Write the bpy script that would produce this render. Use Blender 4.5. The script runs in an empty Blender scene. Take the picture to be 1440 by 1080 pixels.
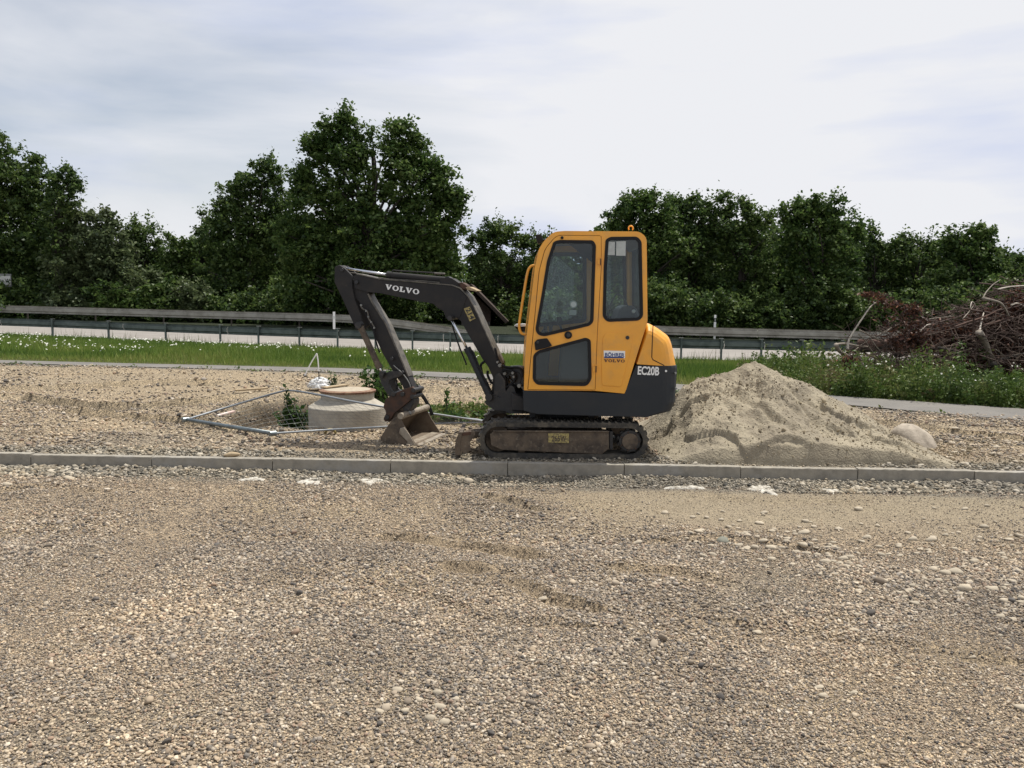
import bpy, bmesh, math, random
import numpy as np
from mathutils import Vector, Matrix, Euler
from mathutils.geometry import tessellate_polygon
random.seed(7); RNG = np.random.default_rng(7)
S = bpy.context.scene
COL = S.collection
PI = math.pi
# ------------------------------------------------------------------ camera
F = 1150.0
PITCH = math.atan(115 / F); ROLL = math.radians(0.7)
CAMP = Vector((0, 0, 1.6))
fw = Vector((0, math.cos(PITCH), -math.sin(PITCH)))
r0 = Vector((1, 0, 0)); u0 = Vector((0, math.sin(PITCH), math.cos(PITCH)))
RT = r0 * math.cos(ROLL) + u0 * math.sin(ROLL)
UP = u0 * math.cos(ROLL) - r0 * math.sin(ROLL)
cam = bpy.data.objects.new('camera', bpy.data.cameras.new('camera')); COL.objects.link(cam)
cam.data.sensor_width = 36; cam.data.lens = F / 1440 * 36
cam.data.clip_start = 0.05; cam.data.clip_end = 5000
cam.matrix_world = Matrix(((RT.x, UP.x, -fw.x, CAMP.x), (RT.y, UP.y, -fw.y, CAMP.y), (RT.z, UP.z, -fw.z, CAMP.z), (0, 0, 0, 1)))
S.camera = cam
# ------------------------------------------------------------------ world and sun
SUN_EL, SUN_AZ = math.radians(68), math.radians(48)      # azimuth from +Y towards +X
w = bpy.data.worlds.new("World"); S.world = w; w.use_nodes = True
nt = w.node_tree; nt.nodes.clear()
def N(t, typ, **k):
    n = t.nodes.new(typ)
    for a, b in k.items(): setattr(n, a, b)
    return n
sky = N(nt, 'ShaderNodeTexSky', sky_type='NISHITA', sun_disc=False, sun_elevation=SUN_EL, sun_rotation=SUN_AZ, air_density=1.0, dust_density=1.5)
tc = N(nt, 'ShaderNodeTexCoord')
mp = N(nt, 'ShaderNodeMapping'); mp.inputs['Scale'].default_value = (1.0, 1.0, 4.2); mp.inputs['Location'].default_value = (3.1, .7, .35)
mp.inputs['Rotation'].default_value = (0, math.radians(-5), 0)
nz = N(nt, 'ShaderNodeTexNoise'); nz.inputs['Scale'].default_value = 1.5; nz.inputs['Detail'].default_value = 8; nz.inputs['Roughness'].default_value = .5; nz.inputs['Distortion'].default_value = .7
L = nt.links.new
L(tc.outputs['Generated'], mp.inputs[0]); L(mp.outputs[0], nz.inputs['Vector'])
# cloud veil is thicker to the right (towards the sun) and near the horizon
sx = N(nt, 'ShaderNodeSeparateXYZ'); L(tc.outputs['Generated'], sx.inputs[0])
mr = N(nt, 'ShaderNodeMapRange'); mr.inputs[1].default_value = -.6; mr.inputs[2].default_value = .35; mr.inputs[3].default_value = -.16; mr.inputs[4].default_value = .3
L(sx.outputs['X'], mr.inputs[0])
ad = N(nt, 'ShaderNodeMath', operation='ADD'); L(nz.outputs['Fac'], ad.inputs[0]); L(mr.outputs[0], ad.inputs[1])
cr = N(nt, 'ShaderNodeValToRGB'); cr.color_ramp.elements[0].position = .33; cr.color_ramp.elements[0].color = (.40,) * 3 + (1,); cr.color_ramp.elements[1].position = .66
L(ad.outputs[0], cr.inputs[0])
mp2 = N(nt, 'ShaderNodeMapping'); mp2.inputs['Scale'].default_value = (1.3, 1.0, 7); mp2.inputs['Location'].default_value = (7.7, 2.2, 1.3)
nz2 = N(nt, 'ShaderNodeTexNoise'); nz2.inputs['Scale'].default_value = 1.7; nz2.inputs['Detail'].default_value = 6
L(tc.outputs['Generated'], mp2.inputs[0]); L(mp2.outputs[0], nz2.inputs['Vector'])
cl = N(nt, 'ShaderNodeValToRGB')
cl.color_ramp.elements[0].position = .34; cl.color_ramp.elements[0].color = (6.7, 7.2, 8.7, 1)
cl.color_ramp.elements[1].position = .52; cl.color_ramp.elements[1].color = (8.5, 8.6, 8.95, 1)
L(nz2.outputs['Fac'], cl.inputs[0])
mx = N(nt, 'ShaderNodeMix', data_type='RGBA'); L(cr.outputs[0], mx.inputs[0]); L(sky.outputs[0], mx.inputs[6]); L(cl.outputs[0], mx.inputs[7])
bg = N(nt, 'ShaderNodeBackground'); bg.inputs[1].default_value = .1
ow = N(nt, 'ShaderNodeOutputWorld'); L(mx.outputs[2], bg.inputs[0]); L(bg.outputs[0], ow.inputs[0])
sd = bpy.data.lights.new('sun', 'SUN'); sd.energy = 5.0; sd.angle = math.radians(.6); sd.color = (1, .95, .86)
sun = bpy.data.objects.new('sun', sd); COL.objects.link(sun)
tos = Vector((math.cos(SUN_EL) * math.sin(SUN_AZ), math.cos(SUN_EL) * math.cos(SUN_AZ), math.sin(SUN_EL)))
sun.rotation_euler = tos.to_track_quat('Z', 'Y').to_euler()
S.view_settings.view_transform = 'Standard'; S.view_settings.look = 'None'; S.view_settings.exposure = 0; S.view_settings.gamma = 1
S.view_settings.use_curve_mapping = False
S.render.engine = 'CYCLES'
S.cycles.max_bounces = 6; S.cycles.transparent_max_bounces = 12

# ------------------------------------------------------------------ helpers
def ray(u, v):
    return (fw + RT * ((u - 720) / F) + UP * ((540 - v) / F))
def atY(u, v, Y):
    d = ray(u, v); return CAMP + d * (Y / d.y)
def atZ(u, v, z):
    d = ray(u, v); return CAMP + d * ((z - CAMP.z) / d.z)
def tag(o, label=None, cat=None, group=None, kind=None):
    if label: o['label'] = label
    if cat: o['category'] = cat
    if group: o['group'] = group
    if kind: o['kind'] = kind
    return o
def empty(name, loc=(0, 0, 0), parent=None):
    o = bpy.data.objects.new(name, None); COL.objects.link(o); o.location = loc; o.empty_display_size = .1
    if parent: o.parent = parent
    return o
def link(name, me, mat, parent=None, loc=(0, 0, 0)):
    if mat is not None and not me.materials: me.materials.append(mat)
    o = bpy.data.objects.new(name, me); COL.objects.link(o)
    if parent is not None:
        o.parent = parent
    o.location = loc
    return o
def wloc(p):
    v = Vector((0, 0, 0))
    while p is not None: v += p.location; p = p.parent
    return v
def wmesh(name, verts, faces, mat, parent=None, smooth=False, loc=None):
    """verts in world space; stored relative to parent's (unrotated) origin"""
    o0 = wloc(parent) if parent is not None else (Vector(loc) if loc is not None else Vector((0, 0, 0)))
    me = bpy.data.meshes.new(name)
    me.from_pydata([tuple(Vector(v) - o0) for v in verts], [], faces); me.update()
    if smooth: me.polygons.foreach_set('use_smooth', [True] * len(me.polygons))
    return link(name, me, mat, parent, (0, 0, 0) if parent is not None else o0)
def npmesh(name, V, Fc, mat, parent=None, smooth=False, attrs=None):
    me = bpy.data.meshes.new(name)
    n = len(V); k = Fc.shape[1]; m = len(Fc)
    me.vertices.add(n); me.vertices.foreach_set('co', V.astype(np.float32).ravel())
    me.loops.add(m * k); me.loops.foreach_set('vertex_index', Fc.astype(np.int32).ravel())
    me.polygons.add(m); me.polygons.foreach_set('loop_start', np.arange(0, m * k, k, dtype=np.int32))
    try: me.polygons.foreach_set('loop_total', np.full(m, k, dtype=np.int32))
    except Exception: pass
    me.update(calc_edges=True)
    if smooth: me.polygons.foreach_set('use_smooth', np.ones(m, dtype=bool))
    for an, (typ, dom, data) in (attrs or {}).items():
        a = me.attributes.new(an, typ, dom)
        a.data.foreach_set('color' if 'COLOR' in typ else ('vector' if typ == 'FLOAT_VECTOR' else 'value'), np.asarray(data, dtype=np.float32).ravel())
    return link(name, me, mat, parent)
class MB:
    def __init__(s): s.v = []; s.f = []
    def add(s, V, Fc):
        b = len(s.v); s.v += [Vector(x) for x in V]; s.f += [tuple(i + b for i in f) for f in Fc]
    def box(s, lo, hi, M=None):
        x0, y0, z0 = lo; x1, y1, z1 = hi
        V = [Vector(p) for p in ((x0, y0, z0), (x1, y0, z0), (x1, y1, z0), (x0, y1, z0), (x0, y0, z1), (x1, y0, z1), (x1, y1, z1), (x0, y1, z1))]
        if M: V = [M @ p for p in V]
        s.add(V, [(0, 3, 2, 1), (4, 5, 6, 7), (0, 1, 5, 4), (1, 2, 6, 5), (2, 3, 7, 6), (3, 0, 4, 7)])
    def tube(s, pts, r, n=8, cap=True):
        pts = [Vector(p) for p in pts]; m = len(pts)
        rr = r if isinstance(r, (list, tuple)) else [r] * m
        prev = None; V = []; Fc = []
        for i, p in enumerate(pts):
            t = (pts[min(i + 1, m - 1)] - pts[max(i - 1, 0)])
            if t.length < 1e-9: t = Vector((0, 0, 1))
            t.normalize()
            if prev is None:
                a = t.cross(Vector((0, 0, 1)) if abs(t.z) < .9 else Vector((1, 0, 0))).normalized()
            else:
                a = (prev - t * prev.dot(t))
                a = a.normalized() if a.length > 1e-6 else t.orthogonal().normalized()
            prev = a; b = t.cross(a)
            for k in range(n):
                an = 2 * PI * k / n; V.append(p + (a * math.cos(an) + b * math.sin(an)) * rr[i])
        for i in range(m - 1):
            for k in range(n):
                k2 = (k + 1) % n; Fc.append((i * n + k, i * n + k2, (i + 1) * n + k2, (i + 1) * n + k))
        if cap:
            Fc.append(tuple(range(n))[::-1]); Fc.append(tuple((m - 1) * n + k for k in range(n)))
        s.add(V, Fc)
    def build(s, name, mat, parent=None, smooth=False, loc=None, bevel=0, kind=None, label=None):
        o = wmesh(name, s.v, s.f, mat, parent, smooth, loc)
        if bevel: bev(o, bevel)
        if kind: o['kind'] = kind
        if label: o['label'] = label
        return o
def bev(o, wd, seg=2, ang=30):
    m = o.modifiers.new('bevel', 'BEVEL'); m.width = wd; m.segments = seg; m.limit_method = 'ANGLE'; m.angle_limit = math.radians(ang)
def smooth_path(pts, n=6):
    pts = [Vector(p) for p in pts]; out = []
    for i in range(len(pts) - 1):
        p0 = pts[max(i - 1, 0)]; p1 = pts[i]; p2 = pts[i + 1]; p3 = pts[min(i + 2, len(pts) - 1)]
        for k in range(n):
            t = k / n
            out.append(.5 * ((2 * p1) + (p2 - p0) * t + (2 * p0 - 5 * p1 + 4 * p2 - p3) * t * t + (3 * p1 - p0 - 3 * p2 + p3) * t ** 3))
    out.append(pts[-1]); return out
def sstep(a, b, x):
    t = np.clip((x - a) / (b - a), 0, 1); return t * t * (3 - 2 * t)
def _hash(ix, iy, seed):
    h = (ix.astype(np.int64) * 374761393 + iy.astype(np.int64) * 668265263 + seed * 1442695041) & 0xffffffff
    h = ((h ^ (h >> 13)) * 1274126177) & 0xffffffff
    return ((h ^ (h >> 16)) & 0xffff) / 65535.0
def vnoise(x, y, seed=0):
    ix = np.floor(x); iy = np.floor(y); fx = x - ix; fy = y - iy
    fx = fx * fx * (3 - 2 * fx); fy = fy * fy * (3 - 2 * fy)
    a = _hash(ix, iy, seed); b = _hash(ix + 1, iy, seed); c = _hash(ix, iy + 1, seed); d = _hash(ix + 1, iy + 1, seed)
    return (a * (1 - fx) + b * fx) * (1 - fy) + (c * (1 - fx) + d * fx) * fy
def fbm(x, y, seed=0, octv=4, rough=.5):
    x = np.asarray(x, dtype=float); y = np.asarray(y, dtype=float)
    s = 0; a = 1; t = 0
    for k in range(octv):
        s = s + a * (vnoise(x, y, seed + k * 17) - .5); t += a; a *= rough
        x, y = x * 1.9 + y * .6 + 13.7, y * 1.9 - x * .6 + 7.3
    return s / t * 2      # about -1..1
def pdist(X, Y, pts):
    """distance and signed side to a polyline"""
    best = np.full(X.shape, 1e9); side = np.zeros(X.shape)
    for (x0, y0), (x1, y1) in zip(pts[:-1], pts[1:]):
        dx, dy = x1 - x0, y1 - y0; l2 = dx * dx + dy * dy
        t = np.clip(((X - x0) * dx + (Y - y0) * dy) / l2, 0, 1)
        ex = X - (x0 + t * dx); ey = Y - (y0 + t * dy); d = np.hypot(ex, ey)
        sg = np.sign(dx * ey - dy * ex)
        m = d < best; best = np.where(m, d, best); side = np.where(m, sg, side)
    return best, side

# ------------------------------------------------------------------ materials
def mat(name, c, rough=.6, metal=0, c2=None, scale=8, lo=.4, hi=.65, bump=0, bscale=60, spec=.5, c3=None, scale3=2, lo3=.5, hi3=.7, coat=0):
    m = bpy.data.materials.new(name); m.use_nodes = True; t = m.node_tree
    b = t.nodes['Principled BSDF']; b.inputs['Base Color'].default_value = (*c, 1); b.inputs['Roughness'].default_value = rough
    b.inputs['Metallic'].default_value = metal; b.inputs['Specular IOR Level'].default_value = spec
    if coat: b.inputs['Coat Weight'].default_value = coat; b.inputs['Coat Roughness'].default_value = .15
    g = N(t, 'ShaderNodeNewGeometry')
    def layer(src, col, sc, a, z):
        n = N(t, 'ShaderNodeTexNoise'); n.inputs['Scale'].default_value = sc; n.inputs['Detail'].default_value = 6; n.inputs['Roughness'].default_value = .62
        t.links.new(g.outputs['Position'], n.inputs['Vector'])
        r = N(t, 'ShaderNodeMapRange'); r.inputs[1].default_value = a; r.inputs[2].default_value = z; t.links.new(n.outputs['Fac'], r.inputs[0])
        x = N(t, 'ShaderNodeMix', data_type='RGBA'); t.links.new(r.outputs[0], x.inputs[0]); x.inputs[7].default_value = (*col, 1)
        if src is None: x.inputs[6].default_value = (*c, 1)
        else: t.links.new(src, x.inputs[6])
        t.links.new(x.outputs[2], b.inputs['Base Color']); return x.outputs[2]
    o = None
    if c2: o = layer(None, c2, scale, lo, hi)
    if c3: o = layer(o, c3, scale3, lo3, hi3)
    if bump:
        n = N(t, 'ShaderNodeTexNoise'); n.inputs['Scale'].default_value = bscale; n.inputs['Detail'].default_value = 5
        t.links.new(g.outputs['Position'], n.inputs['Vector'])
        bp = N(t, 'ShaderNodeBump'); bp.inputs['Distance'].default_value = bump; t.links.new(n.outputs['Fac'], bp.inputs['Height']); t.links.new(bp.outputs[0], b.inputs['Normal'])
    return m
M = {}
M['yellow'] = mat('yellow_paint', (.79, .355, .028), .38, c2=(.68, .30, .03), scale=3, lo=.45, hi=.8, c3=(.40, .25, .10), scale3=5, lo3=.50, hi3=1.0, coat=.2, bump=.0006, bscale=14)
M['dark'] = mat('dark_grey_paint', (.017, .021, .026), .55, c2=(.028, .029, .030), scale=5, lo=.45, hi=.8, c3=(.09, .075, .055), scale3=9, lo3=.66, hi3=.9, spec=.35)
M['boom'] = mat('boom_paint', (.020, .019, .019), .6, c2=(.034, .029, .025), scale=6, lo=.45, hi=.75, c3=(.11, .085, .06), scale3=17, lo3=.66, hi3=.88, spec=.3)
M['bracket'] = mat('greasy_bracket_metal', (.02, .02, .021), .5, c2=(.06, .05, .04), scale=14, lo=.5, hi=.75)
M['black'] = mat('black_rubber', (.007, .007, .008), .6, spec=.3)
M['track'] = mat('dusty_track_rubber', (.036, .034, .031), .9, c2=(.13, .112, .085), scale=10, lo=.42, hi=.7, bump=.004, bscale=80)
M['muddy'] = mat('muddy_steel', (.125, .094, .065), .85, c2=(.055, .042, .032), scale=7, lo=.42, hi=.62, c3=(.20, .165, .12), scale3=25, lo3=.55, hi3=.75, bump=.004, bscale=60)
M['rust'] = mat('rusty_steel', (.075, .036, .021), .8, c2=(.04, .025, .018), scale=15, bump=.002)
M['bucketin'] = mat('worn_bucket_steel', (.17, .13, .09), .7, c2=(.11, .08, .055), scale=8, c3=(.28, .22, .16), scale3=20, lo3=.6, hi3=.8)
M['edge'] = mat('worn_edge_steel', (.30, .26, .20), .5, c2=(.18, .14, .1), scale=14)
M['chrome'] = mat('chrome_rod', (.75, .76, .78), .18, 1)
M['white'] = mat('white_print', (.78, .78, .76), .6)
M['blue'] = mat('blue_print', (.03, .06, .20), .6)
M['decal'] = mat('yellow_decal', (.42, .34, .12), .7, c2=(.16, .125, .07), scale=45, lo=.42, hi=.62)
M['interior'] = mat('cab_interior_plastic', (.022, .025, .028), .7)
M['liner'] = mat('headliner', (.20, .185, .165), .8)
M['seat'] = mat('seat_vinyl', (.03, .033, .04), .5)
M['galv'] = mat('weathered_galvanised_steel', (.32, .325, .31), .45, .5, c2=(.15, .155, .15), scale=3, lo=.4, hi=.7, c3=(.12, .11, .09), scale3=.8, lo3=.5, hi3=.75)
M['greenrail'] = mat('dull_green_grey_rail', (.15, .175, .165), .5, .3, c2=(.075, .095, .09), scale=2.5)
M['wire'] = mat('mesh_wire_steel', (.16, .17, .165), .5, .5)
M['tubesteel'] = mat('fence_tube_steel', (.27, .29, .31), .5, .4, c2=(.19, .205, .22), scale=12)
M['concrete'] = mat('pale_concrete', (.42, .385, .32), .9, c2=(.34, .31, .26), scale=9, bump=.003, bscale=90, c3=(.27, .245, .2), scale3=30, lo3=.6, hi3=.8)
M['kerb'] = mat('kerb_concrete', (.32, .292, .24), .9, c2=(.235, .215, .178), scale=11, bump=.004, bscale=150, c3=(.33, .315, .285), scale3=3, lo3=.52, hi3=.7)
M['rim'] = mat('rust_red_rim', (.15, .065, .038), .8, c2=(.27, .18, .11), scale=20)
M['plastic_bag'] = mat('crumpled_white_sheet', (.74, .75, .75), .55, c2=(.5, .5, .48), scale=14)
M['wood'] = mat('weathered_wood', (.40, .31, .19), .85, c2=(.28, .21, .13), scale=25)
M['lath'] = mat('white_red_lath', (.72, .66, .6), .7, c2=(.6, .42, .36), scale=6)
M['barkgrey'] = mat('bare_grey_wood', (.30, .26, .21), .85, c2=(.17, .14, .11), scale=12, bump=.006, bscale=30)
M['palewood'] = mat('bleached_branch', (.56, .50, .42), .8, c2=(.36, .31, .25), scale=14)
M['bark'] = mat('dark_bark', (.06, .05, .04), .9, c2=(.035, .03, .024), scale=6, bump=.01, bscale=20)
M['twigpale'] = mat('pale_dead_twigs', (.20, .15, .115), .9, c2=(.09, .06, .045), scale=3)
M['twig'] = mat('dead_twigs', (.075, .046, .035), .9, c2=(.055, .035, .028), scale=3)
M['asphalt'] = mat('path_asphalt', (.18, .168, .152), .9, c2=(.145, .136, .125), scale=1.5, bump=.004, bscale=200)
M['road'] = mat('highway_pavement', (.27, .248, .225), .9, c2=(.23, .21, .19), scale=.8)
M['sign'] = mat('sign_white', (.45, .45, .43), .6)
M['signgrey'] = mat('sign_frame_grey', (.14, .145, .14), .6)
M['hutwall'] = mat('brown_timber', (.085, .052, .042), .85, c2=(.055, .035, .028), scale=5)
M['hutbase'] = mat('grey_plaster', (.12, .105, .095), .9)
M['hutroof'] = mat('brown_roof_tiles', (.07, .048, .038), .9, c2=(.045, .032, .026), scale=8)
M['stone'] = mat('river_stone', (.44, .375, .28), .85, c2=(.33, .285, .215), scale=9, bump=.002, bscale=70)
M['greystone'] = mat('grey_green_stone', (.20, .20, .155), .8, c2=(.15, .15, .12), scale=20)
M['mortar'] = mat('white_mortar', (.58, .55, .48), .9, c2=(.30, .27, .22), scale=26, lo=.42, hi=.6, bump=.008, bscale=90)
# glass: mostly clear, a little tinted
g = bpy.data.materials.new('tinted_glass'); g.use_nodes = True; t = g.node_tree; t.nodes.clear()
gt = N(t, 'ShaderNodeBsdfTransparent'); gt.inputs[0].default_value = (.84, .90, .90, 1)
gg = N(t, 'ShaderNodeBsdfGlossy'); gg.inputs[1].default_value = .04
gd = N(t, 'ShaderNodeBsdfDiffuse'); gd.inputs[0].default_value = (.26, .36, .38, 1)  # bluish diffuse film: reflection and haze put into the pane colour
fr = N(t, 'ShaderNodeFresnel'); fr.inputs[0].default_value = 1.5
m1 = N(t, 'ShaderNodeMixShader'); m2 = N(t, 'ShaderNodeMixShader'); m1.inputs[0].default_value = .09
gn = N(t, 'ShaderNodeTexNoise'); gn.inputs['Scale'].default_value = 4; gn.inputs['Detail'].default_value = 4
gp = N(t, 'ShaderNodeNewGeometry'); gr = N(t, 'ShaderNodeMapRange'); gr.inputs[1].default_value = .35; gr.inputs[2].default_value = .75; gr.inputs[3].default_value = .005; gr.inputs[4].default_value = .035
t.links.new(gp.outputs['Position'], gn.inputs['Vector']); t.links.new(gn.outputs['Fac'], gr.inputs[0]); t.links.new(gr.outputs[0], m1.inputs[0])
t.links.new(gt.outputs[0], m1.inputs[1]); t.links.new(gd.outputs[0], m1.inputs[2])
t.links.new(fr.outputs[0], m2.inputs[0]); t.links.new(m1.outputs[0], m2.inputs[1]); t.links.new(gg.outputs[0], m2.inputs[2])
to = N(t, 'ShaderNodeOutputMaterial'); t.links.new(m2.outputs[0], to.inputs[0]); M['glass'] = g
M['fabricband'] = M['black']
def leafmat(name, stops, trans=.25, rough=.6):
    m = bpy.data.materials.new(name); m.use_nodes = True; t = m.node_tree; t.nodes.clear()
    a = N(t, 'ShaderNodeAttribute'); a.attribute_name = 'var'
    gp = N(t, 'ShaderNodeNewGeometry'); n = N(t, 'ShaderNodeTexNoise'); n.inputs['Scale'].default_value = .35; n.inputs['Detail'].default_value = 3
    t.links.new(gp.outputs['Position'], n.inputs['Vector'])
    s = N(t, 'ShaderNodeMath', operation='MULTIPLY_ADD'); t.links.new(n.outputs['Fac'], s.inputs[0]); s.inputs[1].default_value = 1.1; s.inputs[2].default_value = -.55
    d = N(t, 'ShaderNodeMath', operation='ADD'); t.links.new(a.outputs['Fac'], d.inputs[0]); t.links.new(s.outputs[0], d.inputs[1])
    r = N(t, 'ShaderNodeValToRGB'); e = r.color_ramp.elements
    e[0].position = 0; e[0].color = (*stops[0], 1); e[1].position = 1; e[1].color = (*stops[-1], 1)
    for i, c in enumerate(stops[1:-1]): x = e.new((i + 1) / (len(stops) - 1)); x.color = (*c, 1)
    t.links.new(d.outputs[0], r.inputs[0])
    df = N(t, 'ShaderNodeBsdfDiffuse'); tr = N(t, 'ShaderNodeBsdfTranslucent'); gl = N(t, 'ShaderNodeBsdfGlossy'); gl.inputs[1].default_value = .45; gl.inputs[0].default_value = (.5, .5, .5, 1)
    t.links.new(r.outputs[0], df.inputs[0]); t.links.new(r.outputs[0], tr.inputs[0])
    x = N(t, 'ShaderNodeMixShader'); x.inputs[0].default_value = trans; t.links.new(df.outputs[0], x.inputs[1]); t.links.new(tr.outputs[0], x.inputs[2])
    y = N(t, 'ShaderNodeMixShader'); y.inputs[0].default_value = .035; t.links.new(x.outputs[0], y.inputs[1]); t.links.new(gl.outputs[0], y.inputs[2])
    o = N(t, 'ShaderNodeOutputMaterial'); t.links.new(y.outputs[0], o.inputs[0]); return m
M['leaf'] = leafmat('tree_leaves', [(.028, .055, .018), (.055, .095, .026), (.09, .14, .036), (.14, .19, .055)], .4)
M['leafgrey'] = leafmat('willow_leaves', [(.05, .075, .034), (.085, .115, .048), (.13, .16, .07)], .35)
M['leafash'] = leafmat('ash_leaves', [(.030, .062, .016), (.052, .095, .022), (.085, .135, .034), (.13, .18, .05)], .4)
M['grass'] = leafmat('verge_grass', [(.065, .12, .022), (.12, .20, .035), (.20, .27, .055), (.28, .29, .09)], .3)
M['weed'] = leafmat('weed_leaves', [(.045, .075, .02), (.07, .12, .026), (.12, .17, .04), (.15, .15, .06), (.15, .09, .055)], .3)
M['flower'] = leafmat('white_umbels', [(.6, .62, .5), (.75, .75, .68)], .2)
M['deadleaf'] = leafmat('reddish_dead_needles', [(.030, .018, .015), (.055, .030, .024), (.10, .048, .034), (.19, .085, .05)], .15)

# ------------------------------------------------------------------ terrain
KL, KR = atZ(0, 638, .12), atZ(1440, 664, .12)       # top front edge of the kerb
kd = (KR - KL).normalized(); kn = Vector((-kd.y, kd.x, 0))
def Ky(X): return KL.y + (X - KL.x) * (KR.y - KL.y) / (KR.x - KL.x)
GZ = .108
def lin(pts):   # pts of (X, val)
    xs = np.array([p[0] for p in pts]); vs = np.array([p[1] for p in pts]); return lambda X: np.interp(X, xs, vs)
RFp = [(-500, 433, 40), (0, 447, 35), (240, 455.5, 32), (475, 463, 29.5), (700, 469.5, 28.2), (958, 476, 27.5), (1190, 480.5, 27), (2000, 497, 25)]
RBp = [(-500, 419.5, 52), (0, 429, 47), (300, 437, 44), (480, 442, 43), (700, 449, 42), (958, 459, 41.5), (1190, 465, 41), (2000, 482, 39)]
RF = [atY(u, v, d) for u, v, d in RFp]; RB = [atY(u, v, d) for u, v, d in RBp]
rfY = lin([(p.x, p.y) for p in RF]); rfZ = lin([(p.x, p.z - .76) for p in RF])
rbY = lin([(p.x, p.y) for p in RB]); rbZ = lin([(p.x, p.z - .78) for p in RB])
PF = [atZ(u, v, GZ) for u, v in ((-420, 494), (0, 507), (200, 512), (480, 518.3), (666, 526), (900, 537), (1162, 556.5), (1440, 576), (1750, 603))]
PN = [atZ(u, v, GZ) for u, v in ((-420, 497.5), (0, 511), (200, 516.5), (480, 524.3), (666, 533), (900, 547), (1200, 571), (1440, 592.5), (1750, 623))]
pfY = lin([(p.x, p.y) for p in PF]); pnY = lin([(p.x, p.y) for p in PN])
RUTS = [([(545, 757), (590, 760), (640, 766), (700, 775), (745, 782)], .035, .05), ([(640, 798), (690, 806), (740, 824), (780, 845), (830, 856)], .035, .055),
        ([(690, 700), (720, 708), (745, 716)], .03, .06), ([(940, 762), (1000, 757), (1080, 765), (1150, 775)], .02, .06), ([(1000, 700), (1080, 706), (1200, 704)], .012, .06),
        ([(880, 800), (960, 806), (1060, 830)], .018, .06), ([(0, 690), (60, 684), (120, 690)], .02, .08), ([(600, 840), (700, 872), (800, 880)], .015, .08), ([(1050, 880), (1200, 900), (1400, 930)], .014, .09)]
RUTW = [([(p.x, p.y) for p in (atZ(u, v, 0) for u, v in pts)], a, wd) for pts, a, wd in RUTS]
RUTS2 = [([(0, 560), (60, 566), (150, 574), (260, 570), (330, 562)], .03, .14), ([(0, 548), (100, 545), (200, 540), (300, 540)], .03, .15), ([(100, 580), (230, 590), (300, 600)], .025, .12),
         ([(560, 548), (640, 552), (720, 548)], .03, .15), ([(600, 566), (660, 570)], .03, .1), ([(1190, 590), (1300, 602), (1440, 622)], .02, .1)]
RUTW2 = [([(p.x, p.y) for p in (atZ(u, v, GZ) for u, v in pts)], a, wd) for pts, a, wd in RUTS2]
PIT = Vector((-2.75, 10.7, 0))
MH = atY(489, 575, 9.70); MH.z = 0
def zg(X, Y, fine=True):
    X = np.asarray(X, dtype=float); Y = np.asarray(Y, dtype=float)
    k = Ky(X); t = Y - k
    z = np.where(t < .04, 0.0, GZ)
    near = t < .04
    # near lot
    und = fbm(X * .8, Y * .8, 3, 4) * .02 + fbm(X * 4, Y * 4, 9, 3) * .006
    berm = sstep(-.42, -.10, t) * (.008 + .022 * fbm(X * 1.7, Y * 1.5, 21, 3)) + sstep(-.5, -.2, t) * fbm(X * 9, Y * 9, 22, 3) * .010
    zn = und * (1 - sstep(-.5, -.1, t)) + berm
    for pts, a, wd in RUTW:
        d, s = pdist(X, Y, pts); e = d / wd
        jag = 1 + .8 * fbm(X * 9, Y * 9, 31, 3)
        a = a * 1.15; zn = zn + np.where(s > 0, a * .8 * np.exp(-(e * .5) ** 2), -a * .75 * np.exp(-(e * .9) ** 2)) * jag * np.minimum(1, e * 2) * sstep(-.5, .1, fbm(X * 3, Y * 3, 35, 2) + .25) * 1.2
    # far lot
    zf = GZ - .016 * (1 - sstep(.08, .4, t)) + (fbm(X * .7, Y * .7, 5, 4) * .035 + fbm(X * 3, Y * 3, 6, 3) * .014) * sstep(.1, .9, t)
    for pts, a, wd in RUTW2:
        d, s = pdist(X, Y, pts); e = d / wd
        a = a * 1.6; zf = zf + np.where(s > 0, a * 1.5 * np.exp(-(e * .6) ** 2), -a * np.exp(-(e * 1.1) ** 2)) * (1 + .6 * fbm(X * 6, Y * 6, 33, 3))
    # pit beside the shaft
    dp = np.hypot((X - PIT.x) / (.95 + .12 * fbm(X * 2, Y * 2, 44, 2)), (Y - PIT.y) / 1.5)
    zf = zf - .55 * (1 - sstep(.45, .98, dp + .12 * fbm(X * 5, Y * 5, 45, 3))) * (1 + .25 * fbm(X * 6, Y * 6, 41, 3))
    zf = zf + .06 * np.exp(-((dp - 1.12) / .16) ** 2) * (1 + fbm(X * 5, Y * 5, 43, 2))
    dm = np.hypot(X - MH.x, Y - MH.y); zf = zf - .03 * (1 - sstep(.6, .9, dm))
    z = np.where(near, zn, zf)
    # path flat
    pn, pf = pnY(X), pfY(X)
    onp = sstep(-.25, 0, Y - pn)
    z = z * (1 - onp) + GZ * onp
    # verge down to the front rail
    rf, rb = rfY(X), rbY(X); zr, zb = rfZ(X), rbZ(X)
    tt = np.clip((Y - pf) / np.maximum(rf - pf, .1), 0, 1)
    bumpy = fbm(X * .5, Y * .5, 15, 3) * .07 * np.sin(tt * PI)
    z = np.where(Y > pf, GZ + (zr - GZ) * tt + bumpy, z)
    t2 = np.clip((Y - rf) / (rb - rf), 0, 1)
    z = np.where(Y > rf, zr + (zb - zr) * t2, z)
    far = np.clip(Y - rb - 1, 0, None)
    z = np.where(Y > rb + 1, zb + np.minimum(far, 400) * .002, z)
    return z
def zg1(x, y): return float(zg(np.array([x]), np.array([y]))[0])

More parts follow.
